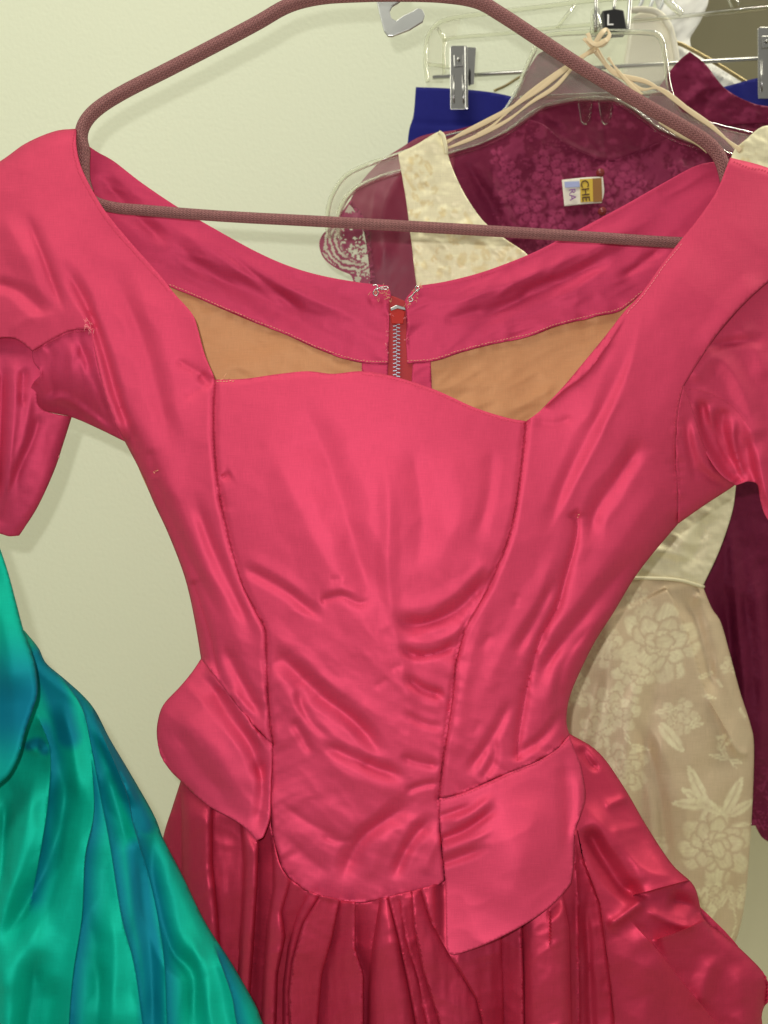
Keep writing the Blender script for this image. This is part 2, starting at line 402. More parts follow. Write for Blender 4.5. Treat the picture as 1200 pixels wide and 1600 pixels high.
def wallmat(name, col, sc=25, bs=0.25):
    m, nt, p = new_mat(name); L = nt.links.new; tc = N(nt, 'ShaderNodeTexCoord')
    n0 = N(nt, 'ShaderNodeTexNoise', i_Scale=2.5, i_Detail=4.0); L(tc.outputs['Object'], n0.inputs['Vector'])
    mx = N(nt, 'ShaderNodeMix', data_type='RGBA'); mx.inputs[6].default_value = (*[c * 0.96 for c in col], 1); mx.inputs[7].default_value = (*[min(1, c * 1.03) for c in col], 1)
    L(n0.outputs['Fac'], mx.inputs[0]); L(mx.outputs[2], p.inputs['Base Color']); p.inputs['Roughness'].default_value = 0.6
    n2 = N(nt, 'ShaderNodeTexNoise', i_Scale=float(sc), i_Detail=5.0); L(tc.outputs['Object'], n2.inputs['Vector'])
    b = N(nt, 'ShaderNodeBump', i_Strength=bs, i_Distance=0.001); L(n2.outputs['Fac'], b.inputs['Height']); L(b.outputs[0], p.inputs['Normal']); return m
WALL = wallmat('pale_green_wall_paint', (0.72, 0.765, 0.60), 220, 0.35)
TAN = wallmat('tan_wall_paint', (0.52, 0.47, 0.30))
CARPET = wallmat('cream_carpet', (0.84, 0.80, 0.55), 400, 1.0)
CEIL = wallmat('ceiling_paint', (0.75, 0.74, 0.66))

# ------------------------------------------------------------------ the room
def box(name, lo, hi, mat, kind='structure', parent=None):
    bm = bmesh.new(); bmesh.ops.create_cube(bm, size=1)
    for v in bm.verts: v.co = Vector([lo[i] + (hi[i] - lo[i]) * (v.co[i] + 0.5) for i in range(3)])
    me = bpy.data.meshes.new(name); bm.to_mesh(me); bm.free(); o = link(name, me, mat, parent)
    if kind: o['kind'] = kind
    return o
WY = 0.85
w = box('shop_wall', (-2.2, WY, 0.0), (0.333, WY + 0.12, 3.8), WALL, None)
tag(w, 'pale green painted wall behind the hanging dresses', 'wall')
w = box('far_wall', (0.6, 2.9, 0.0), (3.2, 3.02, 3.8), TAN, None)
tag(w, 'tan wall further back, seen at the upper right corner', 'wall')
box('floor', (-2.2, -1.2, -0.05), (3.2, 2.9, 0.0), CARPET)

# ================================================================== PINK DRESS
dress = empty('pink_dress', tuple(W(560, 800, 0.50)), 'raspberry pink taffeta dress with wide neckline, peplum and pleated skirt, hanging in the centre', 'dress')
# shared curves (pixels of the photograph = directions from the lens)
NECK_L = [(119, 201), (119, 228), (127, 262), (148, 304), (172, 340), (208, 383), (250, 430), (272, 458), (300, 490), (309, 515), (319, 552), (336, 593)]
SEAM_L = [(336, 593), (334, 640), (335, 700), (341, 760), (350, 808), (362, 860), (379, 915), (399, 955), (414, 985), (416, 1030), (418, 1080), (422, 1130), (426, 1162)]
SEAM_L2 = [(426, 1162), (424, 1200), (421, 1245), (424, 1290), (430, 1325), (437, 1352)]
WAIST_L = [(426, 1162), (398, 1136), (362, 1092), (336, 1056), (314, 1029)]
SIL_L = [(314, 1029), (306, 980), (296, 930), (284, 888), (262, 832), (240, 785), (222, 742), (195, 690)]
ARM_L = [(195, 690), (180, 662), (164, 618), (152, 570), (142, 514)]
NECK_R = [(822, 658), (846, 640), (880, 604), (912, 566), (948, 522), (975, 487), (1002, 458), (1036, 410), (1062, 377), (1092, 340), (1120, 298), (1141, 246)]
SEAM_R = [(822, 658), (816, 720), (805, 800), (792, 850), (770, 902), (745, 950), (726, 985), (714, 1030), (707, 1090), (698, 1150), (691, 1200), (686, 1247)]
SEAM_R2 = [(686, 1247), (688, 1290), (692, 1335), (696, 1375)]
WAIST_R = [(686, 1247), (722, 1239), (762, 1222), (802, 1204), (842, 1187), (872, 1168), (890, 1149)]
SIL_R = [(890, 1149), (885, 1125), (890, 1090), (906, 1050), (930, 1002), (960, 955), (990, 905), (1020, 865), (1060, 818)]
ARM_R = [(1060, 818), (1059, 760), (1056, 700), (1059, 645), (1068, 603)]
NECKTOP = [(336, 593), (380, 592), (430, 585), (480, 580), (520, 584), (565, 580), (615, 588), (680, 609), (740, 636), (790, 652), (822, 658)]
BOT_C = [(696, 1375), (676, 1386), (620, 1400), (570, 1409), (530, 1408), (491, 1398), (460, 1379), (437, 1352)]
base_front = rbf([(-60, 380, .488), (0, 260, .490), (120, 205, .4865), (60, 400, .474), (130, 300, .4785), (200, 400, .474), (150, 560, .470), (272, 460, .470), (336, 593, .466),
    (240, 650, .466), (300, 800, .464), (340, 760, .457), (330, 1000, .474), (420, 1000, .462), (426, 1162, .470), (437, 1352, .474),
    (450, 600, .459), (570, 590, .456), (700, 620, .457), (822, 658, .461), (450, 760, .449), (580, 800, .445), (720, 780, .448), (560, 980, .453), (560, 1200, .463), (570, 1400, .474),
    (800, 820, .452), (726, 985, .459), (690, 1240, .468), (696, 1375, .470), (800, 1180, .470), (890, 1149, .484), (900, 1000, .472), (900, 800, .460), (1000, 650, .458), (1000, 800, .468),
    (975, 487, .466), (1060, 380, .476), (1140, 246, .4865), (1100, 450, .464), (1200, 350, .476), (1280, 330, .484), (1060, 818, .486)])
FLAP = [(980, 492), (952, 536), (928, 570), (909, 591), (882, 610), (846, 642)]
FS = [
 # neckline and seams (little welts beside a stitched valley)
 ('r', SEAM_L, 5, -1.6, {'t': (0, 0)}), ('s', SEAM_L, 16, 1.5, {'t': (0.05, 0)}), ('r', SEAM_L2, 3.0, -1.2, {'t': (0, 0)}),
 ('r', SEAM_R, 5, -1.6, {'t': (0, 0)}), ('s', SEAM_R[::-1], 16, 1.4, {'t': (0, 0.05)}), ('r', SEAM_R2, 3.0, -1.2, {'t': (0, 0)}),
 ('s', [(x + 4, y) for x, y in NECK_L], 10, 1.0, {'t': (0, 0)}),
 ('p', [(414, 985), (418, 1080), (426, 1162), (421, 1250), (437, 1352)], 50, 1.7, {'lam': 26, 'side': -1, 'skew': -.55, 't': (.12, .05)}),
 ('p', [(414, 985), (418, 1080), (426, 1162)], 22, 1.0, {'lam': 22, 'side': 1, 'skew': .5}),
 ('p', [(790, 852), (726, 985), (707, 1090), (691, 1200), (686, 1247), (692, 1350)], 42, 1.5, {'lam': 24, 'side': 1, 'skew': .3, 't': (.1, .02)}),
 ('p', [(726, 985), (707, 1090), (691, 1200), (686, 1247)], 22, 0.8, {'lam': 20, 'side': -1, 'skew': .3}),
 ('p', SEAM_L[:9], 14, 0.5, {'lam': 30}), ('p', SEAM_R[:7], 14, 0.5, {'lam': 30}),
 ('p', NECKTOP, 16, 0.5, {'lam': 30, 'side': 1}), ('r', NECKTOP, 5, -0.7, {'t': (0, 0)}),
 ('p', BOT_C, 14, 0.9, {'lam': 17}),
 ('p', WAIST_R, 24, 1.6, {'lam': 17, 'side': -1, 'skew': -.5}), ('p', WAIST_L, 22, 0.9, {'lam': 22}),
 # centre panel: broad drape
 ('r', [(400, 640), (452, 760), (510, 880), (590, 1010), (622, 1180)], 26, 3.0), ('r', [(470, 620), (520, 740), (560, 870), (590, 960)], 24, -2.2),
 ('r', [(600, 680), (608, 800), (606, 900), (622, 1010), (640, 1120), (645, 1200)], 12, 2.4), ('r', [(640, 690), (660, 800), (650, 900)], 22, -1.6),
 ('r', [(700, 690), (720, 780), (700, 870)], 26, 1.8), ('r', [(770, 690), (762, 780), (740, 850)], 10, -1.0),
 ('r', [(421, 1003), (487, 1073), (561, 1134), (603, 1190)], 13, -3.4), ('r', [(416, 1035), (470, 1115), (540, 1180), (590, 1215)], 13, 2.4),
 ('r', [(400, 960), (470, 1030), (545, 1090), (610, 1130)], 12, 2.0),
 ('r', [(370, 880), (440, 919), (477, 947), (512, 972)], 9, -1.7), ('r', [(370, 862), (440, 902), (485, 934)], 10, 1.2), ('c', [(445, 950), (480, 962), (505, 975)], 4, 1.0),
 ('c', [(498, 940), (533, 931), (561, 943), (588, 934)], 4.5, -1.9, {'t': (.1, .3)}), ('r', [(498, 927), (533, 920), (570, 930)], 6, 0.9),
 ('r', [(608, 956), (636, 975), (673, 972), (720, 947), (775, 888)], 11, -3.4), ('r', [(612, 940), (650, 950), (690, 940), (730, 915), (770, 860)], 12, 1.6),
 ('r', [(625, 995), (665, 1004), (705, 992), (740, 962)], 8, 2.0), ('r', [(618, 1008), (650, 1024), (690, 1018), (722, 1000)], 8, -2.2),
 ('r', [(627, 1055), (664, 1078), (700, 1086)], 8, -1.9), ('r', [(628, 1075), (660, 1098), (700, 1106)], 8, 1.4), ('r', [(625, 1110), (660, 1130), (698, 1138)], 7, -1.3),
 ('r', [(462, 1068), (480, 1120), (520, 1160)], 8, -1.4), ('r', [(630, 1240), (655, 1228), (690, 1222)], 6, -1.4),
 ('c', [(622, 1180), (655, 1192), (690, 1198)], 5, -2.2), ('r', [(500, 1157), (567, 1192), (640, 1217)], 12, -2.6), ('r', [(500, 1180), (560, 1218), (640, 1240)], 12, 1.6),
 ('r', [(455, 1120), (480, 1165), (490, 1180)], 7, -1.8), ('r', [(655, 1248), (600, 1283), (560, 1317), (530, 1383)], 13, -2.8), ('r', [(620, 1300), (590, 1330), (575, 1380)], 14, 1.9),
 ('r', [(680, 1272), (640, 1318), (612, 1380)], 10, -2.4), ('r', [(690, 1300), (670, 1340), (660, 1370)], 9, 1.6), ('r', [(500, 1250), (540, 1275), (560, 1300)], 14, 1.4),
 ('c', [(430, 1250), (490, 1290), (540, 1312)], 6, -1.0), ('c', [(500, 1305), (530, 1314), (555, 1311)], 4, -1.2), ('r', [(440, 1300), (480, 1340), (520, 1370)], 13, -1.3),
 # left side panel
 ('r', [(30, 290), (130, 480), (200, 620), (260, 740), (330, 900)], 26, 2.6), ('r', [(90, 400), (132, 470), (160, 540), (190, 640), (235, 740)], 9, -2.6, {'t': (.2, .3)}),
 ('r', [(205, 430), (240, 520), (262, 600), (290, 700)], 28, 2.0), ('r', [(165, 400), (220, 520), (250, 620), (270, 720)], 16, -1.8),
 ('c', [(40, 330), (75, 420), (102, 492)], 5, -2.2), ('r', [(0, 330), (48, 420), (70, 480)], 18, 2.6), ('r', [(-20, 440), (30, 455), (80, 500)], 12, -2.0), ('c', [(10, 525), (40, 500), (90, 490)], 8, 1.6),
 ('r', [(235, 725), (262, 800), (300, 880), (350, 980)], 12, -3.2), ('r', [(262, 760), (300, 850), (350, 950), (400, 1060)], 15, 2.4), ('r', [(300, 760), (330, 850), (372, 940), (400, 1000)], 10, -1.8),
 ('c', [(300, 905), (318, 960), (328, 994), (342, 1055), (366, 1085)], 6, -2.4, {'t': (.05, .1)}), ('r', [(345, 1000), (375, 1060), (415, 1130)], 10, -2.2), ('r', [(328, 1035), (362, 1080), (410, 1130)], 6, 1.4),
 ('c', [(233, 700), (238, 722), (244, 748)], 4, -1.8), ('r', [(310, 585), (322, 595), (334, 600)], 6, -1.6), ('c', [(270, 560), (310, 582), (334, 594)], 4, -1.3), ('c', [(285, 625), (315, 605), (335, 597)], 4, -1.1),
 ('c', [(345, 742), (352, 745), (362, 740)], 3, -2.0), ('c', [(342, 770), (350, 785), (352, 800)], 3, -1.0),
 # right side panel
 ('s', FLAP, 14, 2.2, {'t': (.15, .1), 'e': .5}),
 ('r', [(1150, 300), (1060, 430), (990, 560), (930, 700), (880, 820)], 34, 2.6), ('c', [(1010, 470), (975, 600), (912, 730), (860, 830), (838, 870)], 5, 1.6),
 ('r', [(1000, 520), (940, 640), (880, 760), (850, 860)], 12, -1.5), ('r', [(1010, 680), (970, 740), (930, 800), (920, 860)], 14, -3.0), ('r', [(1045, 740), (990, 820), (930, 900), (870, 1000)], 20, 2.8),
 ('r', [(1010, 850), (940, 930), (860, 1030), (830, 1090)], 14, -3.0), ('r', [(990, 905), (920, 990), (870, 1060), (830, 1150)], 13, 2.2), ('r', [(930, 970), (880, 1040), (870, 1120)], 9, -1.8),
 ('c', [(901, 797), (900, 840), (884, 900), (870, 950), (850, 985), (834, 1030), (820, 1090), (810, 1150), (808, 1192)], 6, -3.4, {'t': (.03, .03)}),
 ('r', [(888, 812), (901, 800), (908, 796)], 4, -1.2), ('r', [(880, 830), (840, 930), (790, 1010), (750, 1100)], 14, 2.0), ('r', [(870, 900), (840, 960), (800, 1030)], 8, -1.7),
 ('p', [(870, 950), (834, 1030), (810, 1150)], 28, 1.1, {'lam': 22, 'skew': .5}), ('r', [(770, 930), (740, 1010), (722, 1100), (712, 1190)], 9, 1.4),
 ('r', [(800, 1090), (770, 1150), (725, 1215)], 9, -1.8), ('r', [(885, 1100), (850, 1150), (800, 1185)], 8, -1.8), ('r', [(775, 1150), (770, 1190), (750, 1222)], 6, -1.6),
 ('c', [(912, 570), (904, 590), (880, 608), (850, 636)], 5, 2.2, {'t': (.2, .1)}), ('r', [(960, 520), (925, 572), (908, 588)], 7, 1.8), ('c', [(830, 660), (870, 662), (900, 650)], 5, -1.0),
 ('r', [(1200, 430), (1140, 490), (1090, 560)], 16, 3.0), ('r', [(1060, 690), (1062, 720), (1060, 745)], 8, -1.4), ('p', ARM_R, 9, 1.4, {'lam': 14, 'side': -1}),
]
_r = random.Random(11)
for _k in range(14):                       # small crisp creases dragged down toward the seams
    _x = _r.uniform(440, 680) if _k % 3 else _r.uniform(730, 900); _y = _r.uniform(900, 1370) if _k % 3 else _r.uniform(950, 1180)
    _a = _r.gauss(.6, .25) if _x < 560 else _r.gauss(-.35 if _x < 700 else -1.0, .25); _l = _r.uniform(16, 44)
    FS.append(('c', [(_x, _y), (_x + _l * .5 * math.cos(_a) + _r.uniform(-2, 2), _y + _l * .5 * math.sin(_a) + _r.uniform(-3, 3)), (_x + _l * math.cos(_a), _y + _l * math.sin(_a))], _r.uniform(3, 5), _r.choice((-.5, -.6, .5))))
SILL = SIL_L; SILR = SIL_R[:-1] + [(1060, 818)]
def front(p):
    x, y = p[:, 0], p[:, 1]; Y = base_front(x, y) - lean(y)
    for s in FS: Y = Y - stroke(p, s) * ((1.5 if s[2] > 7 else 1.2) if s[3] < 0 else .7)
    Y = Y - 0.0009 * crumple(x, y, 150, 64, 0.75, 1) * sm((y - 800) / 220) * (x < 640) - .0009 * crumple(x, y, 150, 64, -0.6, 3) * sm((y - 850) / 220) * sm((x - 560) / 100) - .0010 * crumple(x, y, 150, 110, .3, 5) - 0.0004 * fbm(x, y, 60, 90, 0.2, 2) - 0.00018 * fbm(x, y, 46, 15, 0.5, 5) * sm((y - 880) / 150)
    Y = Y + roll(p, SILL, 34, 0.026) + roll(p, SILR, 30, 0.022) + roll(p, [(119, 201), (85, 205), (40, 224), (0, 252), (-80, 300)], 24, .008) + roll(p, [(1141, 246), (1200, 262), (1280, 296)], 14, .006)
    return Y
panel('front_panel', [NECKTOP, SEAM_R, SEAM_R2, BOT_C, SEAM_L2[::-1], SEAM_L[::-1]], front, PINK, dress, 3.4)
panel('side_panel', [NECK_L, SEAM_L, WAIST_L, SIL_L, ARM_L, [(142, 514), (110, 516), (80, 530), (50, 548)], [(50, 548), (30, 532), (12, 527), (-20, 530), (-80, 540)], [(-80, 540), (-80, 300)], [(-80, 300), (0, 252), (40, 224), (85, 205), (119, 201)]], front, PINK, dress, 3.4)
panel('side_panel', [SEAM_R[:1] + NECK_R[1:], [(1141, 246), (1200, 262), (1280, 296)], [(1280, 296), (1280, 378)], [(1280, 378), (1200, 440), (1158, 478), (1120, 522), (1092, 564), (1068, 603)], ARM_R[::-1], SIL_R[::-1], WAIST_R[::-1], SEAM_R[::-1]], front, PINK, dress, 3.4, lines=[FLAP])
# ---- gussets and sleeves
b_gl = rbf([(142, 514, .4715), (50, 548, .476), (48, 615, .486), (195, 690, .499), (110, 650, .500), (165, 620, .477), (100, 580, .477)])
def gus_l(p):
    Y = b_gl(p[:, 0], p[:, 1])
    for s in [('r', [(120, 520), (135, 560), (155, 620), (175, 670)], 8, -3.0), ('r', [(112, 530), (112, 580), (118, 640)], 10, 2.5), ('r', [(85, 540), (80, 590), (90, 630)], 9, -1.6), ('r', [(140, 560), (150, 620), (170, 660)], 5, 1.6),
              ('c', [(50, 600), (62, 584), (68, 582)], 4, 2.0), ('r', [(60, 632), (95, 622), (130, 640), (180, 680)], 6, 2.6), ('p', [(142, 514), (110, 516), (80, 530), (50, 548)], 16, 1.0, {'lam': 16})]: Y = Y - stroke(p, s)
    return Y - .0005 * fbm(p[:, 0], p[:, 1], 14, 50, .2, 3)
panel('gusset', [[(142, 514), (110, 516), (80, 530), (50, 548)], [(50, 548), (52, 565), (64, 584), (52, 598), (46, 615), (54, 634), (72, 643), (112, 652), (150, 668), (195, 690)], ARM_L], gus_l, PINKB, dress, 3)
b_sl = rbf([(-80, 530, .492), (0, 540, .486), (50, 560, .484), (30, 700, .482), (-80, 830, .492), (100, 690, .496), (30, 830, .490), (60, 760, .488)])
def slv_l(p):
    Y = b_sl(p[:, 0], p[:, 1])
    for s in [('r', [(24, 545), (22, 640), (14, 740), (10, 820)], 12, 3.6), ('c', [(62, 645), (50, 690), (20, 755), (0, 812)], 4, -2.0, {'t': (.1, 0)}), ('r', [(5, 560), (2, 650), (-6, 800)], 8, -4.0), ('r', [(45, 600), (42, 660), (20, 740)], 7, 1.8),
              ('r', [(-12, 540), (-20, 700), (-25, 830)], 10, 3.0), ('r', [(38, 570), (35, 600), (36, 640)], 6, -2.0)]: Y = Y - stroke(p, s)
    return Y + roll(p, [(112, 652), (100, 690), (85, 735), (60, 790), (30, 836)], 16, .006) - .0004 * fbm(p[:, 0], p[:, 1], 30, 30, .2, 4)
panel('sleeve', [[(-80, 522), (-20, 522), (12, 520), (50, 540)], [(50, 540), (66, 584), (58, 615), (66, 640), (112, 652)], [(112, 652), (100, 690), (85, 735), (60, 790), (38, 825), (30, 837)], [(30, 837), (14, 838), (0, 834), (-40, 826), (-80, 820)], [(-80, 820), (-80, 522)]], slv_l, PINKB, dress, 3.4)
b_gr = rbf([(1068, 603, .462), (1060, 818, .487), (1145, 762, .495), (1056, 700, .468), (1100, 700, .474), (1120, 740, .484)])
def gus_r(p):
    Y = b_gr(p[:, 0], p[:, 1]) - lean(p[:, 1])
    for s in [('r', [(1080, 650), (1100, 720), (1140, 758)], 8, 2.4), ('p', ARM_R, 9, 1.4, {'lam': 14, 'side': 1}), ('r', [(1085, 730), (1110, 745), (1140, 765)], 7, -1.5), ('r', [(1070, 640), (1076, 690), (1090, 760)], 7, -1.6)]: Y = Y - stroke(p, s)
    return Y + roll(p, [(1145, 762), (1100, 790), (1060, 818)], 16, .008)
panel('gusset', [[(1068, 603), (1082, 640), (1100, 695), (1128, 738), (1148, 758)], [(1148, 758), (1140, 764), (1100, 790), (1060, 818)], ARM_R], gus_r, PINK, dress, 3)
b_sr = rbf([(1068, 603, .4665), (1120, 520, .474), (1200, 440, .480), (1280, 380, .492), (1280, 860, .480), (1200, 600, .474), (1150, 760, .479), (1100, 680, .476), (1200, 790, .478)])
SRX = [('c', [(1096, 625), (1112, 670), (1140, 722), (1156, 752)], 5, -2.6, {'t': (.1, .05)}), ('c', [(1118, 640), (1124, 690), (1148, 735)], 5, -2.4), ('c', [(1150, 660), (1156, 710), (1172, 752)], 5, -2.2), ('r', [(1160, 640), (1185, 720), (1205, 800)], 16, 3.0)]
def slv_r(p):
    Y = b_sr(p[:, 0], p[:, 1])
    for s in [('s', [(1075, 605), (1100, 608), (1140, 628), (1172, 665), (1200, 710)], 18, 1.6, {'t': (.1, 0)}), ('r', [(1078, 600), (1112, 560), (1150, 590), (1190, 690)], 13, 2.6, {'t': (.1, .1)}),
              ('r', [(1100, 545), (1140, 535), (1200, 530)], 8, -2.6), ('r', [(1150, 500), (1180, 545), (1200, 600)], 16, 1.5),
              ('r', [(1080, 625), (1092, 680), (1120, 735), (1148, 757)], 8, 3.0, {'t': (.1, .05)}), ('r', [(1090, 622), (1104, 670), (1130, 720), (1150, 750)], 8, -2.6, {'t': (.1, .05)}), ('r', [(1108, 630), (1112, 670), (1138, 720), (1155, 752)], 8, 2.4, {'t': (.1, .05)}),
              ('r', [(1130, 636), (1130, 680), (1148, 725), (1160, 755)], 8, -2.6, {'t': (.1, .05)}), ('r', [(1146, 650), (1148, 700), (1165, 750)], 7, 3.0), ('r', [(1165, 680), (1172, 730), (1186, 770)], 7, -2.4), ('r', [(1185, 690), (1195, 760), (1215, 810)], 8, 2.4)]: Y = Y - stroke(p, s)
    for s in SRX: Y = Y - stroke(p, s)
    return Y - .0004 * fbm(p[:, 0], p[:, 1], 30, 60, .5, 6)
panel('sleeve', [[(1062, 603), (1086, 560), (1114, 517), (1152, 474), (1200, 432), (1280, 372)], [(1280, 372), (1280, 880)], [(1280, 880), (1235, 850), (1200, 812), (1188, 782), (1183, 757), (1168, 752), (1150, 758)], [(1150, 758), (1124, 738), (1098, 698), (1078, 645), (1062, 603)]], slv_r, PINK, dress, 3.2)

# ---- peplum
b_pl = rbf([(314, 1029, .502), (426, 1162, .4715), (420, 1240, .470), (405, 1308, .468), (245, 1150, .492), (290, 1100, .489), (300, 1235, .484), (340, 1180, .474), (370, 1130, .472)])
def pep_l(p):
    Y = b_pl(p[:, 0], p[:, 1]) - lean(p[:, 1])
    for s in [('r', [(322, 1056), (352, 1110), (392, 1165), (412, 1225)], 13, -4.2, {'t': (.2, .15)}), ('r', [(322, 1042), (355, 1085), (400, 1145), (418, 1180)], 8, 2.8, {'t': (.1, .2)}), ('r', [(270, 1100), (330, 1170), (385, 1250)], 20, 2.4),
              ('r', [(262, 1130), (310, 1195), (360, 1255)], 12, -1.2), ('r', [(405, 1180), (410, 1240), (400, 1300)], 9, -3.0), ('p', WAIST_L, 26, 1.0, {'lam': 24})]: Y = Y - stroke(p, s)
    return Y + roll(p, [(314, 1029), (280, 1072), (252, 1105), (245, 1150), (268, 1205), (300, 1238)], 14, .003) - .0014 * crumple(p[:, 0], p[:, 1], 110, 50, .8, 6)
PLC = [WAIST_L[::-1], SEAM_L2[:3] + [(420, 1275), (411, 1306), (401, 1313)], [(401, 1313), (385, 1295), (362, 1279), (330, 1262), (300, 1238), (284, 1222), (266, 1204), (251, 1180), (245, 1150), (247, 1124), (256, 1100), (281, 1073), (300, 1050), (314, 1029)]]
panel('peplum', PLC, pep_l, PINK, dress, 3.2, .0016)
b_pr = rbf([(686, 1247, .4695), (696, 1375, .4695), (800, 1204, .4705), (890, 1149, .486), (914, 1250, .482), (893, 1380, .470), (815, 1447, .459), (708, 1492, .462), (800, 1320, .459), (720, 1350, .466)])
def pep_r(p):
    Y = b_pr(p[:, 0], p[:, 1]) - lean(p[:, 1])
    for s in [('r', [(690, 1312), (733, 1294), (785, 1255)], 8, -3.0, {'t': (.0, .4)}), ('r', [(692, 1292), (735, 1272), (775, 1240)], 7, 1.8), ('r', [(694, 1348), (733, 1334), (770, 1320)], 7, -2.4, {'t': (0, .5)}), ('r', [(690, 1275), (720, 1265), (745, 1255)], 5, -1.4, {'t': (0, .5)}),
              ('r', [(693, 1330), (740, 1312), (780, 1290)], 6, 1.5, {'t': (0, .5)}), ('r', [(880, 1170), (886, 1250), (888, 1360)], 12, -2.0), ('r', [(903, 1200), (906, 1260), (893, 1330)], 8, 1.8), ('r', [(840, 1230), (820, 1330), (780, 1440)], 34, 2.0),
              ('p', WAIST_R, 12, .7, {'lam': 20}), ('s', [(686, 1250)] + [(x, y + 5) for x, y in WAIST_R[1:]], 14, .8, {'t': (0, 0)})]: Y = Y - stroke(p, s)
    return Y + roll(p, [(890, 1149), (905, 1190), (914, 1240), (900, 1290), (896, 1350)], 14, .002) - .0012 * crumple(p[:, 0], p[:, 1], 120, 60, -.4, 8)
PRC = [WAIST_R, [(890, 1149), (896, 1168), (906, 1192), (913, 1225), (914, 1250), (906, 1275), (898, 1300), (896, 1350), (892, 1380)], [(892, 1380), (875, 1401), (850, 1424), (815, 1447), (770, 1470), (730, 1486), (709, 1492)], [(709, 1492), (699, 1484), (697, 1440), (696, 1375)], SEAM_R2[::-1]]
panel('peplum', PRC, pep_r, PINK, dress, 3.2, .0016)

def grow(P, k):
    c = P.mean(0); return c + (P - c) * k
PEPL = grow(outline(PLC, 4), 1.01); PEPR = grow(outline(PRC, 4), 1.01)
# ---- pleated skirt
b_sk = rbf([(437, 1350, .4765), (570, 1408, .4755), (696, 1376, .4735), (284, 1222, .500), (330, 1270, .494), (400, 1312, .484), (720, 1280, .488), (255, 1308, .510), (220, 1700, .520), (400, 1600, .505), (570, 1600, .492), (570, 1800, .49), (800, 1600, .490),
    (800, 1400, .478), (890, 1145, .502), (890, 1300, .488), (1010, 1290, .506), (950, 1400, .486), (1100, 1430, .500), (1195, 1525, .504), (1050, 1600, .500), (1180, 1800, .510), (900, 1800, .490), (350, 1800, .51)])
PLE = [([(1228, 284), (1368, 284), (1440, 300), (1820, 306)], 'x', 7, 3), ([(1262, 332), (1348, 332), (1426, 340), (1480, 344), (1820, 340)], 'f', 5, -2), ([(1290, 377), (1352, 381), (1406, 379), (1484, 374), (1820, 352)], 'x', 7, 3),
 ([(1312, 404), (1380, 402), (1480, 396), (1820, 372)], 'r', 4, -2), ([(1335, 426), (1387, 427), (1445, 418), (1523, 412), (1820, 396)], 'x', 5, 5), ([(1380, 453), (1426, 440), (1465, 446), (1520, 434), (1820, 424)], 'f', 3, 0),
 ([(1398, 481), (1430, 464), (1480, 450), (1540, 442), (1820, 440)], 'x', 3, 2), ([(1402, 499), (1445, 473), (1503, 457), (1554, 451), (1820, 458)], 'f', 7, 5), ([(1408, 530), (1465, 519), (1523, 503), (1593, 497), (1820, 488)], 'r', 8, 0),
 ([(1407, 555), (1483, 555), (1523, 568), (1600, 568), (1820, 556)], 'r', 5, -3), ([(1405, 594), (1483, 581), (1550, 576), (1820, 574)], 'x', 7, 2), ([(1403, 607), (1467, 623), (1533, 637), (1600, 650), (1820, 690)], 'f', 4, 4),
 ([(1400, 624), (1467, 634), (1530, 653), (1600, 667), (1820, 714)], 'f', 4, 2), ([(1396, 643), (1450, 647), (1517, 661), (1600, 687), (1820, 742)], 'f', 6, 4), ([(1392, 658), (1443, 674), (1492, 702), (1562, 745), (1610, 757), (1820, 772)], 'f', 8, 2),
 ([(1465, 783), (1550, 786), (1820, 790)], 'r', 7, 0), ([(1440, 815), (1533, 818), (1820, 822)], 'x', 9, 5), ([(1385, 876), (1450, 889), (1600, 892), (1820, 890)], 'f', 5, -5), ([(1287, 899), (1400, 903), (1600, 906), (1820, 906)], 'f', 4, -9),
 ([(1287, 900), (1344, 912), (1412, 937), (1522, 952), (1600, 960), (1820, 972)], 'n', 0, 0)]
def pleats(p):
    x, y = p[:, 0], p[:, 1]; h = np.zeros(len(p)); ed = [np.interp(y, [a for a, _ in e[0]], [b for _, b in e[0]]) for e in PLE]
    for k in range(1, len(ed)): ed[k] = np.maximum(ed[k], ed[k - 1] + 1.0)
    tp = 0.5 + 0.5 * sm((y - 1380) / 130); tp = np.where(x > 860, sm((y - 1290) / 60), tp); tp = np.where(x < 405, sm((y - 1225) / 60), tp)
    for k in range(len(ed) - 1):
        _, ty, A, O = PLE[k]; a, b = ed[k], ed[k + 1]; m = (x >= a) & (x < b); wd = np.maximum(b - a, 3); u = np.clip((x - a) / wd, 0, 1); A_ = A * np.minimum(1, wd / 26)
        pr = {'x': 0.75 * (1 - np.abs(2 * u - 1) ** 3.5) + .25 * u, 'r': u, 'f': 1 - u}[ty]
        rd = np.minimum(1, np.minimum(u, 1 - u) * wd / 2.0); q = (pr * A_ + O) * (0.8 + .2 * rd)
        q = q * 1.5 + 1.9 * crumple(x, y, 120, 50, (-.5, .45, -.2, .7)[k % 4], 60 + k) * np.minimum(1, wd / 24) + .5 * fbm(x, y, 14, 90, 0, 80 + k)
        h = np.where(m, q, h)
    return h * tp * .001
PLINES = [[(np.interp(y, [a for a, _ in e[0]], [b for _, b in e[0]]), y) for y in np.arange(max(e[0][0][0], 1225), 1815, 12.)] for e in PLE]
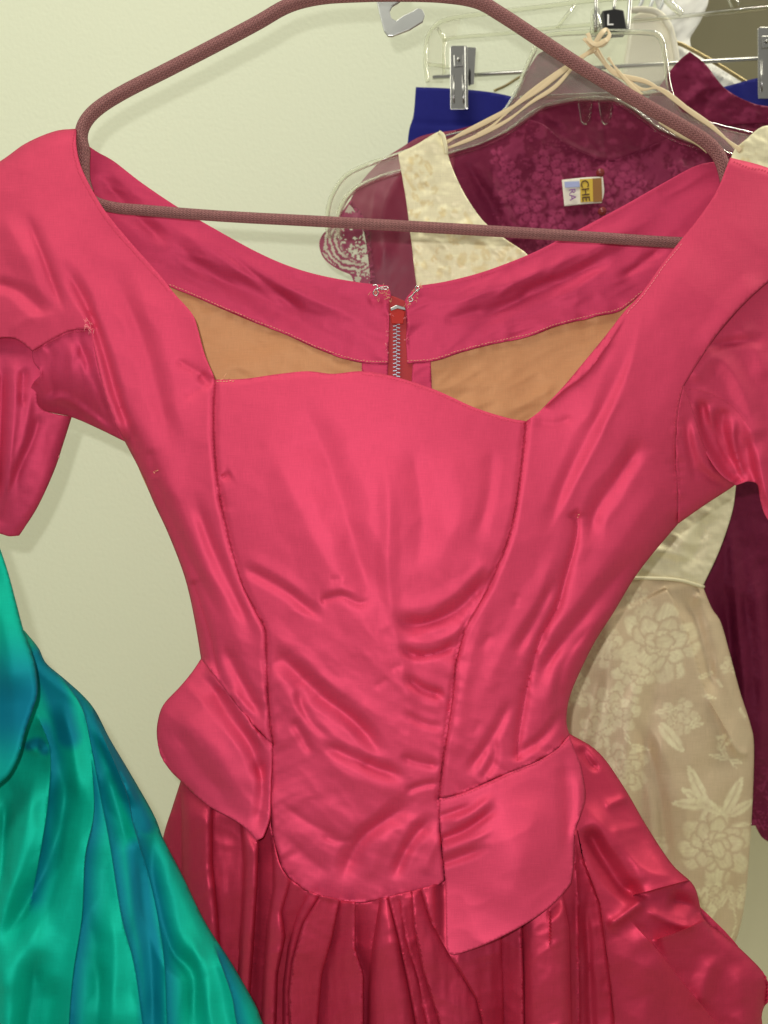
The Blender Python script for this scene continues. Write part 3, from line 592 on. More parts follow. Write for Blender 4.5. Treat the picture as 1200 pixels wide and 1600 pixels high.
SKS = [
 ('s', [(899, 1287), (912, 1344), (937, 1412), (952, 1522), (960, 1600), (965, 1720)], 26, 9, {'t': (.1, 0)}), ('r', [(912, 1400), (920, 1500), (926, 1700)], 7, -3, {'t': (.2, 0)}),
 ('r', [(915, 1290), (952, 1359), (980, 1391), (1020, 1398)], 13, -7, {'t': (.15, .3)}), ('r', [(905, 1250), (960, 1310), (1010, 1360), (1080, 1372)], 22, 5),
 ('s', [(985, 1400), (1012, 1393), (1084, 1374), (1098, 1376)][::-1], 30, 7, {'t': (.05, .2)}), ('r', [(1040, 1405), (1080, 1415), (1100, 1440)], 13, -6), ('c', [(945, 1450), (978, 1428), (1010, 1400)], 9, 5),
 ('s', [(981, 1434), (1027, 1484), (1074, 1544), (1121, 1600), (1180, 1680)], 40, 7, {'t': (.15, 0)}), ('s', [(1018, 1470), (1059, 1456), (1106, 1436)], 30, 5, {'t': (.2, .1)}), ('c', [(1005, 1420), (1060, 1445), (1092, 1447)], 8, 3.5),
 ('c', [(942, 1262), (965, 1252), (985, 1243)], 7, 2.4), ('r', [(905, 1165), (925, 1195), (940, 1200)], 7, -3), ('c', [(950, 1300), (985, 1294), (1015, 1287)], 9, 1.4), ('r', [(1120, 1490), (1100, 1540), (1095, 1580)], 14, 2.5), ('r', [(1150, 1500), (1160, 1560), (1160, 1640)], 20, 3),
 ('r', [(1000, 1480), (1010, 1560), (1000, 1640)], 26, 2.4), ('p', [(437, 1352), (491, 1398), (570, 1409), (640, 1398), (696, 1376)], 20, 1.2, {'lam': 22, 'side': 1}),
]
def skirt(p):
    x, y = p[:, 0], p[:, 1]; Y = b_sk(x, y) - lean(y)
    for s in SKS: Y = Y - stroke(p, s)
    Y = Y - pleats(p) - .0016 * crumple(x, y, 150, 80, .5, 14) * sm((x - 930) / 50) * sm((y - 1180) / 80)
    Y = Y - .0005 * fbm(x, y, 70, 34, -0.35, 11) * sm((y - 1260) / 120) 
    for fn, po in ((pep_r, PEPR), (pep_l, PEPL)):
        dd, _, _, _ = pl_dist(p, np.vstack([po, po[:1]])); ins = inside(p, po); m = ins | (dd < 22)
        if m.any():
            lim = fn(p[m]) + .0045; k = np.where(ins[m], 1.0, 1 - sm(dd[m] / 22)); Y[m] = Y[m] + k * np.maximum(0, lim - Y[m])
    return Y + roll(p, [(890, 1145), (935, 1175), (975, 1230), (1010, 1290), (1050, 1350), (1085, 1385), (1100, 1435), (1130, 1460), (1195, 1525), (1190, 1610), (1180, 1800)], 18, .010) + roll(p, [(284, 1215), (268, 1265), (255, 1308), (220, 1700)], 20, .012)
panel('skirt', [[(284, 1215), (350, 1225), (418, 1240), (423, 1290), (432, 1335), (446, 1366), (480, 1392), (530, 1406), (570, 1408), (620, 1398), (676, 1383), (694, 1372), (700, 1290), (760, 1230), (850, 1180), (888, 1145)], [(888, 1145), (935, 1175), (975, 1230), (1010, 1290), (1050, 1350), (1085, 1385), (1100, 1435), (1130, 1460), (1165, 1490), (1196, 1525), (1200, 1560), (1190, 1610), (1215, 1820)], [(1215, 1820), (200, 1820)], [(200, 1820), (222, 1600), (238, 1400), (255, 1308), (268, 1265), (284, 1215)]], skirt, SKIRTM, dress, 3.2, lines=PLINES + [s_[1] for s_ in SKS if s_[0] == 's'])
# back half of the skirt, closing the shape behind
b_bk = rbf([(300, 1200, .515), (880, 1160, .515), (600, 1400, .560), (220, 1800, .530), (1190, 1800, .520), (700, 1800, .60), (1180, 1530, .512)])
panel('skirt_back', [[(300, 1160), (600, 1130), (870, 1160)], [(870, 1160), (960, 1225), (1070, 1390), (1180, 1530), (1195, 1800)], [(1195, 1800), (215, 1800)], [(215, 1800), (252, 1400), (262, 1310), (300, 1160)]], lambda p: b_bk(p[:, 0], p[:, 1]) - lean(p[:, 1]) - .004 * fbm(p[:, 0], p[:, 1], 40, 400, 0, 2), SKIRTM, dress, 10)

# ---- inside of the back: facing, lining, zip
FTOP_L = [(116, 212), (150, 236), (178, 252), (222, 286), (280, 325), (340, 360), (400, 393), (450, 415), (500, 430), (560, 441), (606, 446)]
FBOT_L = [(265, 448), (300, 462), (350, 484), (400, 505), (440, 520), (490, 543), (530, 558), (565, 567), (607, 569)]
FTOP_R = [(650, 447), (700, 439), (760, 423), (830, 396), (880, 371), (930, 345), (980, 318), (1040, 284), (1090, 258), (1138, 250)]
FBOT_R = [(636, 568), (680, 564), (720, 551), (770, 538), (830, 525), (870, 510), (930, 495), (968, 486), (1004, 458)]
b_back = rbf([(116, 212, .502), (1138, 250, .502), (300, 350, .514), (900, 360, .514), (606, 450, .520), (650, 450, .520), (620, 570, .520), (265, 450, .512), (1000, 460, .512), (200, 400, .508), (1060, 400, .508),
    (400, 560, .522), (820, 600, .522), (205, 700, .506), (1050, 780, .508), (620, 800, .53), (320, 1030, .506), (880, 1120, .506), (600, 1130, .52)])
BKS = [('r', [(240, 395), (330, 432), (420, 470), (500, 520)], 16, -3.6), ('r', [(230, 330), (330, 390), (430, 440), (520, 480), (590, 500)], 14, 3.0), ('r', [(150, 270), (220, 345), (270, 390)], 12, -3.0), ('r', [(330, 380), (400, 430), (450, 470), (490, 500)], 8, -2.2),
       ('r', [(960, 392), (880, 440), (800, 475), (720, 515)], 15, -3.6), ('r', [(1040, 330), (940, 380), (840, 425), (720, 470), (650, 480)], 14, 3.0), ('c', [(1040, 385), (985, 425), (965, 440)], 6, -2.2), ('r', [(880, 430), (830, 450), (810, 470)], 7, -1.8),
       ('c', [(860, 415), (800, 445), (770, 470)], 5, 1.4), ('c', [(950, 420), (900, 452), (860, 470)], 5, 1.2), ('p', [(606, 446), (607, 568)], 22, 1.4, {'lam': 22, 'side': 1}), ('p', [(634, 478), (637, 568)], 22, 1.4, {'lam': 22, 'side': -1}),
       ('c', [(600, 476), (585, 470), (575, 474)], 5, -1.8), ('p', FBOT_L, 12, .8, {'lam': 26}), ('p', FBOT_R, 12, .8, {'lam': 26}), ('r', [(690, 500), (720, 495), (760, 480)], 8, -1.2)]
def back(p):
    Y = b_back(p[:, 0], p[:, 1]) - lean(p[:, 1])
    for s in BKS: Y = Y - stroke(p, s)
    return Y - .0016 * crumple(p[:, 0], p[:, 1], 90, 34, np.where(0, 0, 0).item() + .35, 9) * (p[:, 0] < 620) - .0016 * crumple(p[:, 0], p[:, 1], 90, 34, -.45, 4) * (p[:, 0] >= 620)
def lin(p): return back(p) + .0030 - .0011 * crumple(p[:, 0], p[:, 1], 170, 60, -.15, 13)
panel('back_facing', [FTOP_L, [(606, 446), (611, 462), (608, 480), (607, 569)], FBOT_L[::-1], [(265, 448), (200, 400), (150, 330), (126, 270), (116, 212)]], back, PINKB, dress, 3.2)
panel('back_facing', [FTOP_R, [(1138, 250), (1140, 300), (1090, 400), (1004, 458)], FBOT_R[::-1], [(636, 568), (634, 480), (632, 470), (650, 447)]], back, PINKB, dress, 3.2)
panel('lining', [[(265, 444), (300, 456), (350, 478), (440, 514), (530, 552), (565, 562), (604, 564)], [(604, 564), (606, 800), (600, 1120)], [(600, 1120), (450, 1130), (330, 1040)], [(330, 1040), (300, 930), (262, 832), (210, 715), (175, 600), (170, 480), (190, 400), (265, 444)]], lin, LINING, dress, 4)
panel('lining', [[(640, 562), (680, 558), (720, 545), (830, 519), (930, 489), (968, 480), (1004, 452)], [(1004, 452), (1045, 520), (1050, 700), (1050, 800), (990, 890), (930, 985), (885, 1090)], [(885, 1090), (760, 1130), (640, 1120)], [(640, 1120), (640, 800), (640, 562)]], lin, LINING, dress, 4)
off = lambda dy: (lambda p: back(p) + dy)
panel('zip_facing', [[(565, 566), (606, 568)], [(606, 568), (606, 640)], [(606, 640), (566, 640)], [(566, 640), (565, 566)]], off(.0006), PINKB, dress, 3)
panel('zip_facing', [[(645, 567), (673, 563)], [(673, 563), (676, 640)], [(676, 640), (640, 640)], [(640, 640), (645, 567)]], off(.0006), PINKB, dress, 3)
zp = panel('zipper', [[(605, 470), (611, 462), (632, 470)], [(632, 470), (637, 486), (638, 560), (648, 568), (650, 660)], [(650, 660), (592, 660)], [(592, 660), (594, 572), (605, 566)], [(605, 566), (605, 470)]], lambda p: b_back(p[:, 0], p[:, 1]) + .0015, RED, dress, 3, .0008)
YZ = float(b_back(np.array([620.]), np.array([490.]))[0])
bm = bmesh.new()
for i in range(46):
    py = 498 + i * 2.9; x0 = 619.5 if i % 2 else 614.5; ctr = W(x0 + 2.6, py, .5200); sx = 7.4 / F * .52 / CP
    T = Matrix.Translation(ctr - np.array([0, .52 - float(b_back(np.array([620.]), np.array([float(py)]))[0]), 0])) @ Matrix.Rotation(math.radians(8 if i % 2 else -8), 4, 'Y') @ Matrix.Diagonal((sx * .8, .0012, .0006, 1))
    bmesh.ops.create_cube(bm, size=1, matrix=T)
me = bpy.data.meshes.new('teeth'); bm.to_mesh(me); bm.free(); link('teeth', me, ZINC, zp)
plate('slider', [(609, 486), (621, 480), (633, 486), (630, 506), (612, 506)], YZ - .0016, .0016, REDP, zp, .0005)
plate('slider_crown', [(610, 481), (620, 476), (633, 480), (634, 485), (621, 482), (611, 486)], YZ - .0024, .0024, CHROME, zp, .0004)
def wire(name, pts, r, mat, par, n=6): return tube(name, pxpath(pts, n), r, mat, par, 8)
yb = YZ - .0022
hk = wire('hook', [(582, 446, yb), (587, 445, yb), (590, 449, yb), (586, 453, yb), (583, 458, yb), (587, 462, yb), (591, 458, yb), (589, 452, yb), (596, 449, yb - .0005), (604, 448, yb - .001), (606, 450, yb - .0016), (604, 451.5, yb - .002), (594, 452, yb - .0016)], .00045, CHROME, dress)
wire('eye', [(655, 449, yb), (651, 447, yb), (649, 451, yb), (652, 455, yb), (655, 451, yb), (649, 456, yb), (644, 462, yb), (642, 465, yb), (645, 469, yb), (641, 471, yb), (639, 466, yb), (643, 463, yb)], .00045, CHROME, dress)
# loose thread ends and whip stitches round hook, eye and zip top
def fuzz(name, centers, mat, n=9, ln=7, par=dress, hfun=back, r=.00013, lift=.0006):
    mes = []
    for (cx, cy) in centers:
        for k in range(n):
            a = rng.rand() * 6.28; p0 = np.array([cx, cy]) + rng.randn(2) * 3; p1 = p0 + ln * (0.4 + rng.rand()) * np.array([math.cos(a), math.sin(a)]); pm = (p0 + p1) / 2 + rng.randn(2) * 2.5
            Q = cat([p0, pm, p1], 4); Y = hfun(Q) - lift - rng.rand() * .0008; mes.append(tube('t', W(Q[:, 0], Q[:, 1], Y), r, None, None, 4, me_only=True))
    return join_meshes(name, mes, mat, par)
fuzz('loose_threads', [(586, 457), (594, 460), (604, 460), (606, 468), (650, 458), (644, 468), (638, 478), (655, 448), (600, 450)], THREADG, 5, 5)
fuzz('loose_threads', [(138, 505), (142, 515), (134, 512)], THREAD, 6, 5, hfun=front, r=.00013)
for c_ in ((904, 812), (240, 735), (345, 592)): fuzz('loose_thread', [c_], THREADG, 2, 2.5, hfun=front, r=.0001)
fuzz('loose_threads', [(608, 492), (607, 520), (607, 548), (636, 500), (637, 530)], THREAD, 3, 3)
def sh(pl, dx=0, dy=0): return [(a + dx, b + dy) for a, b in pl]
stitches(sh(FBOT_L, 0, -3.5), back, THREADG, dress); stitches(sh(FBOT_R, 0, -4), back, THREADG, dress)
stitches(sh(FTOP_R[:8], 0, 6), back, THREADD, dress, 4.5, 2.4, .00016)
stitches(sh(NECK_L[:8], 0, 0)[0:1] + [(113, 226), (121, 265), (143, 308), (167, 346), (203, 388), (246, 436), (262, 455)], front, THREADD, dress, 4.5, 2.8, .00018)
stitches([(979, 490), (1006, 460), (1040, 412), (1066, 380)], front, THREAD, dress)
stitches([(1146, 252), (1172, 262), (1200, 268), (1270, 296)], front, THREADD, dress, 5, 3)
stitches([(139, 517), (110, 520), (82, 533), (52, 551)], front, THREADD, dress, 4, 2.6, .00018)
stitches(sh(ARM_R, -3, 0), front, THREADD, dress, 6, 3, .0002)
stitches(sh([(1075, 605), (1100, 608), (1140, 628), (1172, 665)], 0, 3), slv_r, THREADD, dress, 4, 2.6, .00018)
stitches([(901, 800), (900, 840), (884, 900), (870, 950), (850, 985), (834, 1030), (820, 1090), (810, 1150), (808, 1190)], front, THREADD, dress, 5, 3.4, .00018)
stitches([(301, 905), (318, 960), (328, 994), (342, 1055)], front, THREADD, dress, 5, 3.4, .00015)
stitches(SEAM_L, front, THREADD, dress, 5, 3.6, .00018, .0006); stitches(SEAM_R, front, THREADD, dress, 5, 3.6, .00018, .0006)
stitches(SEAM_L2 , front, THREADD, dress, 5, 3.6, .00018, .0006); stitches(SEAM_R2, front, THREADD, dress, 5, 3.6, .00018, .0006)
stitches(sh(WAIST_R, 0, 3), pep_r, THREADD, dress, 5, 3.6, .00018, .0006)
stitches([(338, 596), (352, 596), (368, 595)], front, THREADG, dress)
stitches(sh(NECKTOP[5:], 0, 4), front, THREADD, dress, 5, 3, .00014)

# ---- its hanger, covered in a mauve knitted tube
hg = empty('padded_hanger', tuple(W(600, 340, .494)), 'mauve knit covered wire hanger holding the pink dress open', 'hanger')
hy = .4945
loop = [(131, 236, hy), (127, 212, hy), (134, 190, hy), (155, 168, hy), (195, 143, hy), (260, 110, hy), (330, 74, hy), (400, 37, hy), (450, 9, hy), (500, -4, hy), (560, -8, hy), (620, -9, hy), (690, -7, hy), (745, 2, hy), (785, 24, hy), (840, 60, hy), (920, 112, hy), (1000, 160, hy), (1070, 200, hy), (1104, 222, hy), (1124, 245, hy), (1134, 275, hy),
        (1138, 310, hy), (1128, 350, hy), (1100, 374, hy), (1062, 379, hy - .001), (900, 369, hy - .004), (700, 357, hy - .006), (500, 346, hy - .006), (350, 338, hy - .004), (230, 329, hy - .002), (178, 324, hy), (145, 312, hy), (132, 285, hy), (130, 258, hy)]
Q = cat(loop + loop[:1], 8)[:-1]; LP = W(Q[:, 0], Q[:, 1], Q[:, 2])
rr = np.where(Q[:, 1] > 300, .0034, .0040)
hang = tube('knit_cover', LP, rr, KNIT, hg, 24, closed=True)
tube('hook', np.vstack([W(600, -8, hy), W(600, -60, hy), W(590, -100, hy), W(560, -130, hy), W(585, -170, hy), W(630, -150, hy)]), .0016, STEEL, hg)
br = plate('metal_bracket', [(586, -160), (630, -160), (632, -4), (622, 4), (613, 9), (609, 18), (612, 28), (619, 32), (630, 24), (645, 17), (653, 12), (660, 14), (664, 22), (661, 33), (640, 46), (614, 56), (606, 56), (600, 48), (593, 22), (588, 0)], .545, .0022, STEEL, None, .0006)
tag(br, 'flat grey metal hook plate with curled tongue above the mauve hanger', 'bracket')

# ================================================================== TEAL DRESS
teal = empty('teal_dress', tuple(W(60, 1300, .43)), 'shiny teal taffeta dress with blue sheen hanging at the left edge', 'dress')
TE = [(38, 985), (60, 1012), (72, 1036), (100, 1060), (130, 1087), (150, 1112), (172, 1155), (200, 1202), (240, 1272), (256, 1312), (286, 1370), (320, 1440), (360, 1502), (398, 1568), (412, 1602), (470, 1740)]
b_t = rbf([(38, 985, .436), (150, 1112, .442), (256, 1312, .440), (412, 1602, .430), (0, 1250, .415), (100, 1300, .412), (0, 1600, .395), (200, 1600, .405), (-200, 1200, .43), (-200, 1700, .42), (300, 1740, .41)])
TS = [('s', [(38, 987), (71, 1030), (95, 1058), (128, 1106), (142, 1163), (157, 1244), (171, 1315), (190, 1434), (209, 1505), (223, 1600), (240, 1740)], 40, 7, {'t': (.05, 0)}),
      ('s', [(142, 1106), (195, 1230), (209, 1291), (237, 1386), (256, 1495), (261, 1600), (270, 1740)], 26, 6, {'t': (.1, 0)}), ('s', [(57, 1115), (78, 1172), (76, 1244), (66, 1315), (50, 1400)], 22, 8, {'t': (.1, .3)}),
      ('s', [(142, 1172), (147, 1267), (133, 1339), (128, 1434), (112, 1543), (100, 1740)], 30, 9, {'t': (.2, 0)}), ('r', [(247, 1267), (237, 1362), (266, 1481), (304, 1529), (294, 1640)], 15, -6), ('r', [(215, 1300), (222, 1400), (236, 1500), (240, 1650)], 13, -3),
      ('s', [(332, 1471), (361, 1552), (370, 1600), (400, 1740)], 24, 7, {'t': (.15, 0)}), ('r', [(280, 1440), (310, 1500), (350, 1700)], 16, 4), ('r', [(60, 1180), (40, 1300), (10, 1420), (-20, 1500)], 22, 7), ('r', [(110, 1180), (100, 1270), (90, 1360), (60, 1480)], 18, -6),
      ('r', [(95, 1090), (115, 1170), (125, 1260)], 16, 5), ('r', [(150, 1130), (185, 1200), (215, 1265)], 10, 5), ('r', [(165, 1200), (180, 1250), (200, 1330)], 13, -4), ('r', [(170, 1400), (180, 1500), (170, 1640)], 22, 4), ('r', [(150, 1480), (155, 1560), (140, 1700)], 14, -3),
      ('r', [(60, 1480), (50, 1560), (30, 1700)], 20, -6), ('r', [(0, 1480), (10, 1600), (0, 1740)], 30, 6), ('r', [(10, 1240), (5, 1330), (0, 1400)], 10, -5), ('c', [(40, 1160), (60, 1175), (72, 1160)], 7, 3)]
TS += [('r', [(-20, 1560), (60, 1450), (118, 1330), (135, 1240)], 36, 7), ('r', [(105, 1200), (92, 1300), (50, 1400), (-10, 1490)], 24, -7), ('r', [(60, 1700), (75, 1600), (90, 1520)], 18, -5)]
def tsheen(p):  # blue sheen of shaded slopes, painted into the colour on each fold's drop side
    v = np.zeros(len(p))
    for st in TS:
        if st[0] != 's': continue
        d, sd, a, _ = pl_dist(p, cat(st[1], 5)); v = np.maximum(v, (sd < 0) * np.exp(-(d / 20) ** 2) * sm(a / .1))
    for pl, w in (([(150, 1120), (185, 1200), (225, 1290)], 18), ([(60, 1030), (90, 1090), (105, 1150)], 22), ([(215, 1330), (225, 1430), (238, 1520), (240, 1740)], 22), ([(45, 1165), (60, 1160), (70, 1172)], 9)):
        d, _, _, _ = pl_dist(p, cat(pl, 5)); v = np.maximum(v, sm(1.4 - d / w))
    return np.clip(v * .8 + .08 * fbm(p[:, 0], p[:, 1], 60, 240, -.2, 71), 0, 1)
def tealf(p):
    Y = b_t(p[:, 0], p[:, 1]) - lean(p[:, 1]) * .8
    for s in TS: Y = Y - stroke(p, s)
    return Y + roll(p, TE, 20, .012) - .0016 * crumple(p[:, 0], p[:, 1], 120, 300, -.25, 21)
panel('skirt', [TE, [(470, 1740), (-260, 1740)], [(-260, 1740), (-200, 1150), (-60, 1000)], [(-60, 1000), (38, 985)]], tealf, TEAL, teal, 3.6, lines=[s_[1] for s_ in TS if s_[0] == 's'], attrs={'pattern_or_sheen': tsheen})
b_tb = rbf([(0, 850, .408), (55, 1060, .398), (0, 1220, .392), (-200, 800, .42), (-200, 1240, .40), (20, 960, .402)])
TBE = [(-4, 845), (12, 892), (25, 940), (37, 985), (54, 1035), (59, 1080), (51, 1110), (40, 1142), (30, 1180), (15, 1210), (-4, 1228)]
def tbod(p):
    Y = b_tb(p[:, 0], p[:, 1]) - lean(p[:, 1]) * .8
    for s in [('r', [(-20, 900), (10, 1000), (20, 1100)], 30, 5), ('r', [(-40, 1000), (-10, 1100), (-30, 1200)], 20, -4)]: Y = Y - stroke(p, s)
    return Y + roll(p, TBE, 10, .004)
panel('peplum', [[(-200, 640), (-60, 720), (-4, 845)], TBE, [(-4, 1228), (-100, 1260), (-260, 1270)], [(-260, 1270), (-200, 640)]], tbod, TEAL, teal, 4, attrs={'pattern_or_sheen': lambda p: .85 * sm((p[:, 1] - 960) / 130) * (1 - .6 * sm((p[:, 1] - 1120) / 90))})  # darker blue lower down is shade painted into the colour

# ================================================================== rack of garments behind
def flower(p, cx, cy, r, rot=0, petals=9, rings=3, sq=1.0):
    """peony: rings of petals with gaps between them; returns 0..1"""
    x = (p[:, 0] - cx) / r; y = (p[:, 1] - cy) / (r * sq); m = np.zeros(len(p)); R = np.hypot(x, y); A = np.arctan2(y, x)
    near = R < 1.25
    if not near.any(): return m
    x, y = x[near], y[near]; v = np.zeros(len(x))
    for k in range(rings):
        rad = 0.68 - 0.27 * k; pr = 0.36 - 0.07 * k; n = max(3, petals - 2 * k)
        for i in range(n):
            a = rot + 6.283 * i / n + 0.5 * k + 0.2 * math.sin(i * 2.7 + cx); ca, sa = math.cos(a), math.sin(a)
            qx = (x - rad * ca) * ca + (y - rad * sa) * sa; qy = -(x - rad * ca) * sa + (y - rad * sa) * ca
            d = np.sqrt((qx / (pr * 1.15)) ** 2 + (qy / (pr * .85)) ** 2) * (1 + .06 * np.sin(5 * np.arctan2(qy, qx) + i))
            f = sm((1 - d) * 4) * (.72 + .28 * np.clip(1 - d, 0, 1) + .12 * np.sin(qy * 60)); edge = sm((1.14 - d) * 9)
            vein = 1 - .35 * sm(1 - np.abs(qy) * 26) * (qx < pr * .5)
            v = np.where(edge > 0.2, v * (1 - edge) + f * edge * vein * (0.78 + .22 * ((i + k) % 2)), v)
    m[near] = v; return m
def leaf(p, x0, y0, x1, y1, w):
    d = np.array([x1 - x0, y1 - y0], float); L = np.linalg.norm(d); d /= L; r = p - np.array([x0, y0]); t = (r @ d) / L; s = r @ np.array([-d[1], d[0]])
    half = w * np.sqrt(np.clip(np.sin(np.clip(t, 0, 1) * 3.1416), 0, 1)) * (1 - .25 * t) + 1e-6
    f = sm((1 - np.abs(s) / half) * 4) * (t > 0) * (t < 1); return f * (1 - .7 * np.exp(-(s / 1.6) ** 2) * (t < .85))
def stem(p, pl, w=2.2): d, _, _, _ = pl_dist(p, cat(pl, 4)); return sm((w - d) * 1.2)
# ---- cream brocade dress
cream = empty('brocade_dress', tuple(W(930, 800, .63)), 'sleeveless cream floral brocade dress on a clear plastic hanger, right of the pink dress', 'dress')
ycr = .625
def cpat(p):
    v = np.zeros(len(p))
    for a in [(650, 262, 15, .3), (668, 300, 17, 1), (644, 345, 15, 2), (700, 345, 18, .4), (732, 385, 26, 1), (690, 410, 18, 2), (770, 415, 24, .4), (800, 395, 16, 1), (655, 405, 16, 2), (1165, 240, 16, 1)]: 
        f = flower(p, a[0], a[1], a[2], a[3], 5, 1, 1.4); v = np.maximum(v, f * (fbm(p[:, 0], p[:, 1], 9, 9, 0, 5) > -.2))
    for l in [(632, 268, 650, 300, 5), (662, 312, 676, 322, 4), (640, 300, 660, 318, 5), (668, 335, 668, 358, 3), (725, 330, 738, 352, 5), (666, 250, 674, 275, 6), (640, 250, 655, 243, 4), (700, 372, 716, 384, 5), (735, 420, 760, 425, 6)]: v = np.maximum(v, leaf(p, *l))
    return np.clip(v, 0, 1)
b_c = rbf([(622, 240, .632), (688, 207, .630), (650, 440, .632), (740, 370, .622), (930, 500, .610), (1150, 240, .632), (1240, 260, .634), (1150, 760, .645), (1100, 905, .640), (740, 918, .640), (930, 900, .618)])
def cbod(p):
    Y = b_c(p[:, 0], p[:, 1])
    for s in [('r', [(1130, 780), (1080, 830), (1050, 880)], 12, 4), ('r', [(1100, 800), (1090, 860), (1060, 890)], 9, -4), ('r', [(1000, 870), (1040, 860), (1090, 880)], 9, 4), ('c', [(1040, 830), (1080, 850), (1110, 845)], 6, 2.5), ('r', [(660, 330), (700, 400), (720, 460)], 14, 2), ('r', [(680, 300), (690, 360)], 10, -1.5)]: Y = Y - stroke(p, s)
    return Y - .0012 * fbm(p[:, 0], p[:, 1], 25, 14, .5, 31)
panel('bodice', [[(622, 240), (650, 226), (684, 206), (690, 210)], [(690, 210), (700, 243), (712, 275), (730, 310), (755, 345), (785, 370), (818, 392)], [(818, 392), (870, 440), (940, 460), (1010, 440), (1070, 380), (1120, 310), (1145, 240), (1160, 222)], [(1160, 222), (1200, 196), (1262, 222)],
    [(1262, 222), (1240, 330), (1205, 430), (1190, 560), (1170, 700), (1150, 758)], [(1150, 758), (1144, 800), (1124, 860), (1098, 916)], [(1098, 916), (1050, 906), (900, 905), (740, 918)], [(740, 918), (720, 800), (690, 640), (655, 470), (643, 380), (634, 310), (622, 240)]], cbod, CREAM, cream, 3.4, attrs={'pattern_or_sheen': cpat})
def spat(p):
    v = np.zeros(len(p))
    for a in [(1030, 1005, 62, .2, 9), (960, 1110, 40, 1, 8), (935, 1140, 30, 0, 7), (990, 1050, 34, .5, 7), (975, 1200, 40, .4, 9), (1120, 1320, 58, 1.2, 10), (1110, 1400, 26, .3, 6), (900, 1080, 28, .3, 7), (1150, 1400, 22, 0, 6), (905, 1190, 24, 0, 7), (880, 1400, 50, .3, 9), (760, 1100, 50, 0, 9), (1130, 1160, 14, 0, 5)]:
        v = np.maximum(v, flower(p, a[0], a[1], a[2], a[3], a[4]))
    for l in [(1128, 1272, 1065, 1232, 12), (1110, 1258, 1050, 1255, 11), (1132, 1272, 1160, 1215, 12), (1140, 1275, 1178, 1250, 10), (1105, 1262, 1075, 1196, 12), (1030, 1130, 1068, 1175, 13), (1020, 1115, 1060, 1105, 5), (1075, 1140, 1095, 1118, 5), (1070, 1138, 1100, 1130, 5), (1140, 1188, 1108, 1178, 5), (1140, 1186, 1125, 1170, 4), (1140, 1188, 1160, 1192, 5),
              (985, 1165, 1015, 1172, 6), (982, 1160, 975, 1140, 4), (1115, 1425, 1085, 1440, 6), (1120, 1420, 1140, 1395, 6), (1150, 1410, 1168, 1390, 5), (1090, 1060, 1115, 1050, 5), (1128, 1075, 1120, 1060, 4), (1095, 1085, 1120, 1092, 4), (955, 1000, 940, 1030, 8), (1165, 1125, 1155, 1105, 4)]: v = np.maximum(v, leaf(p, *l))
    for s in [[(1080, 1235), (1115, 1262), (1135, 1275)], [(980, 1145), (985, 1165)], [(1120, 1420), (1100, 1450)], [(1140, 1188), (1150, 1200)], [(1140, 1400), (1150, 1440), (1140, 1470)]]: v = np.maximum(v, stem(p, s, 1.6))
    x, y = p[:, 0], p[:, 1]; n = fbm(x, y, 4, 9, .5, 91)
    for a in [(860, 1270, 46, .3, 9), (1060, 1120, 30, .1, 8), (1010, 1330, 34, .8, 8), (1140, 1040, 16, 0, 6), (940, 1010, 34, .6, 8), (1065, 1440, 30, 0, 8), (1000, 940, 22, 0, 7)]: v = np.maximum(v, .75 * flower(p, a[0], a[1], a[2], a[3], a[4]))
    return np.clip(v * (.82 + .22 * n) + .06 * fbm(x, y, 40, 40, 0, 92), 0, 1)
CRE = [(1098, 916), (1112, 950), (1126, 972), (1140, 1020), (1156, 1080), (1172, 1130), (1178, 1165), (1176, 1250), (1171, 1330), (1165, 1400), (1156, 1450), (1142, 1490)]
CSX = [('r', [(1010, 980), (990, 1100), (960, 1300), (940, 1480)], 22, 5), ('r', [(1035, 1000), (1010, 1140), (1000, 1300), (990, 1480)], 16, -5), ('r', [(1110, 1190), (1110, 1330), (1095, 1480)], 18, 5), ('r', [(950, 1000), (915, 1150), (890, 1300)], 16, -5)]
b_cs = rbf([(740, 918, .640), (1098, 916, .641), (930, 910, .620), (1178, 1165, .635), (900, 1200, .600), (1142, 1490, .630), (620, 1490, .630), (930, 1500, .585), (1080, 1200, .604)])
def cskt(p):
    Y = b_cs(p[:, 0], p[:, 1])
    for s in [('s', [(1040, 915), (1062, 960), (1082, 1010), (1100, 1070), (1130, 1130), (1160, 1180)], 60, 6, {'t': (.03, .2)}), ('r', [(1055, 915), (1085, 965), (1105, 1040), (1120, 1100)], 12, -6), ('c', [(1098, 1068), (1125, 1120), (1150, 1170), (1172, 1178)], 5, 4, {'t': (.3, .05)}), ('r', [(980, 1110), (1020, 1190), (1035, 1290), (1040, 1400)], 12, -4), ('r', [(1060, 1200), (1075, 1300), (1080, 1440)], 20, 4), ('c', [(1098, 918), (1108, 935), (1080, 930)], 6, 3),
              ('r', [(960, 920), (950, 1050), (900, 1300)], 26, 5), ('r', [(1140, 1100), (1160, 1250), (1150, 1400)], 16, 4)]: Y = Y - stroke(p, s)
    for s in CSX: Y = Y - stroke(p, s)
    return Y + roll(p, CRE, 18, .016) - .0012 * fbm(p[:, 0], p[:, 1], 40, 70, .2, 33)
panel('skirt', [[(740, 918), (900, 905), (1050, 906), (1098, 916)], CRE, [(1142, 1490), (1000, 1510), (800, 1510), (620, 1490)], [(620, 1490), (640, 1200), (700, 1010), (740, 918)]], cskt, CREAM2, cream, 3.0, attrs={'pattern_or_sheen': spat})
tube('waist_piping', pxpath([(890, 905, .612), (960, 903, .612), (1050, 905, .626), (1099, 917, .641)]), .0016, CREAM, cream, 8)
tube('shoulder_loop', pxpath([(686, 207, .628), (692, 212, .627), (696, 228, .627), (697, 240, .629)]), .0018, CREAM, cream, 8)

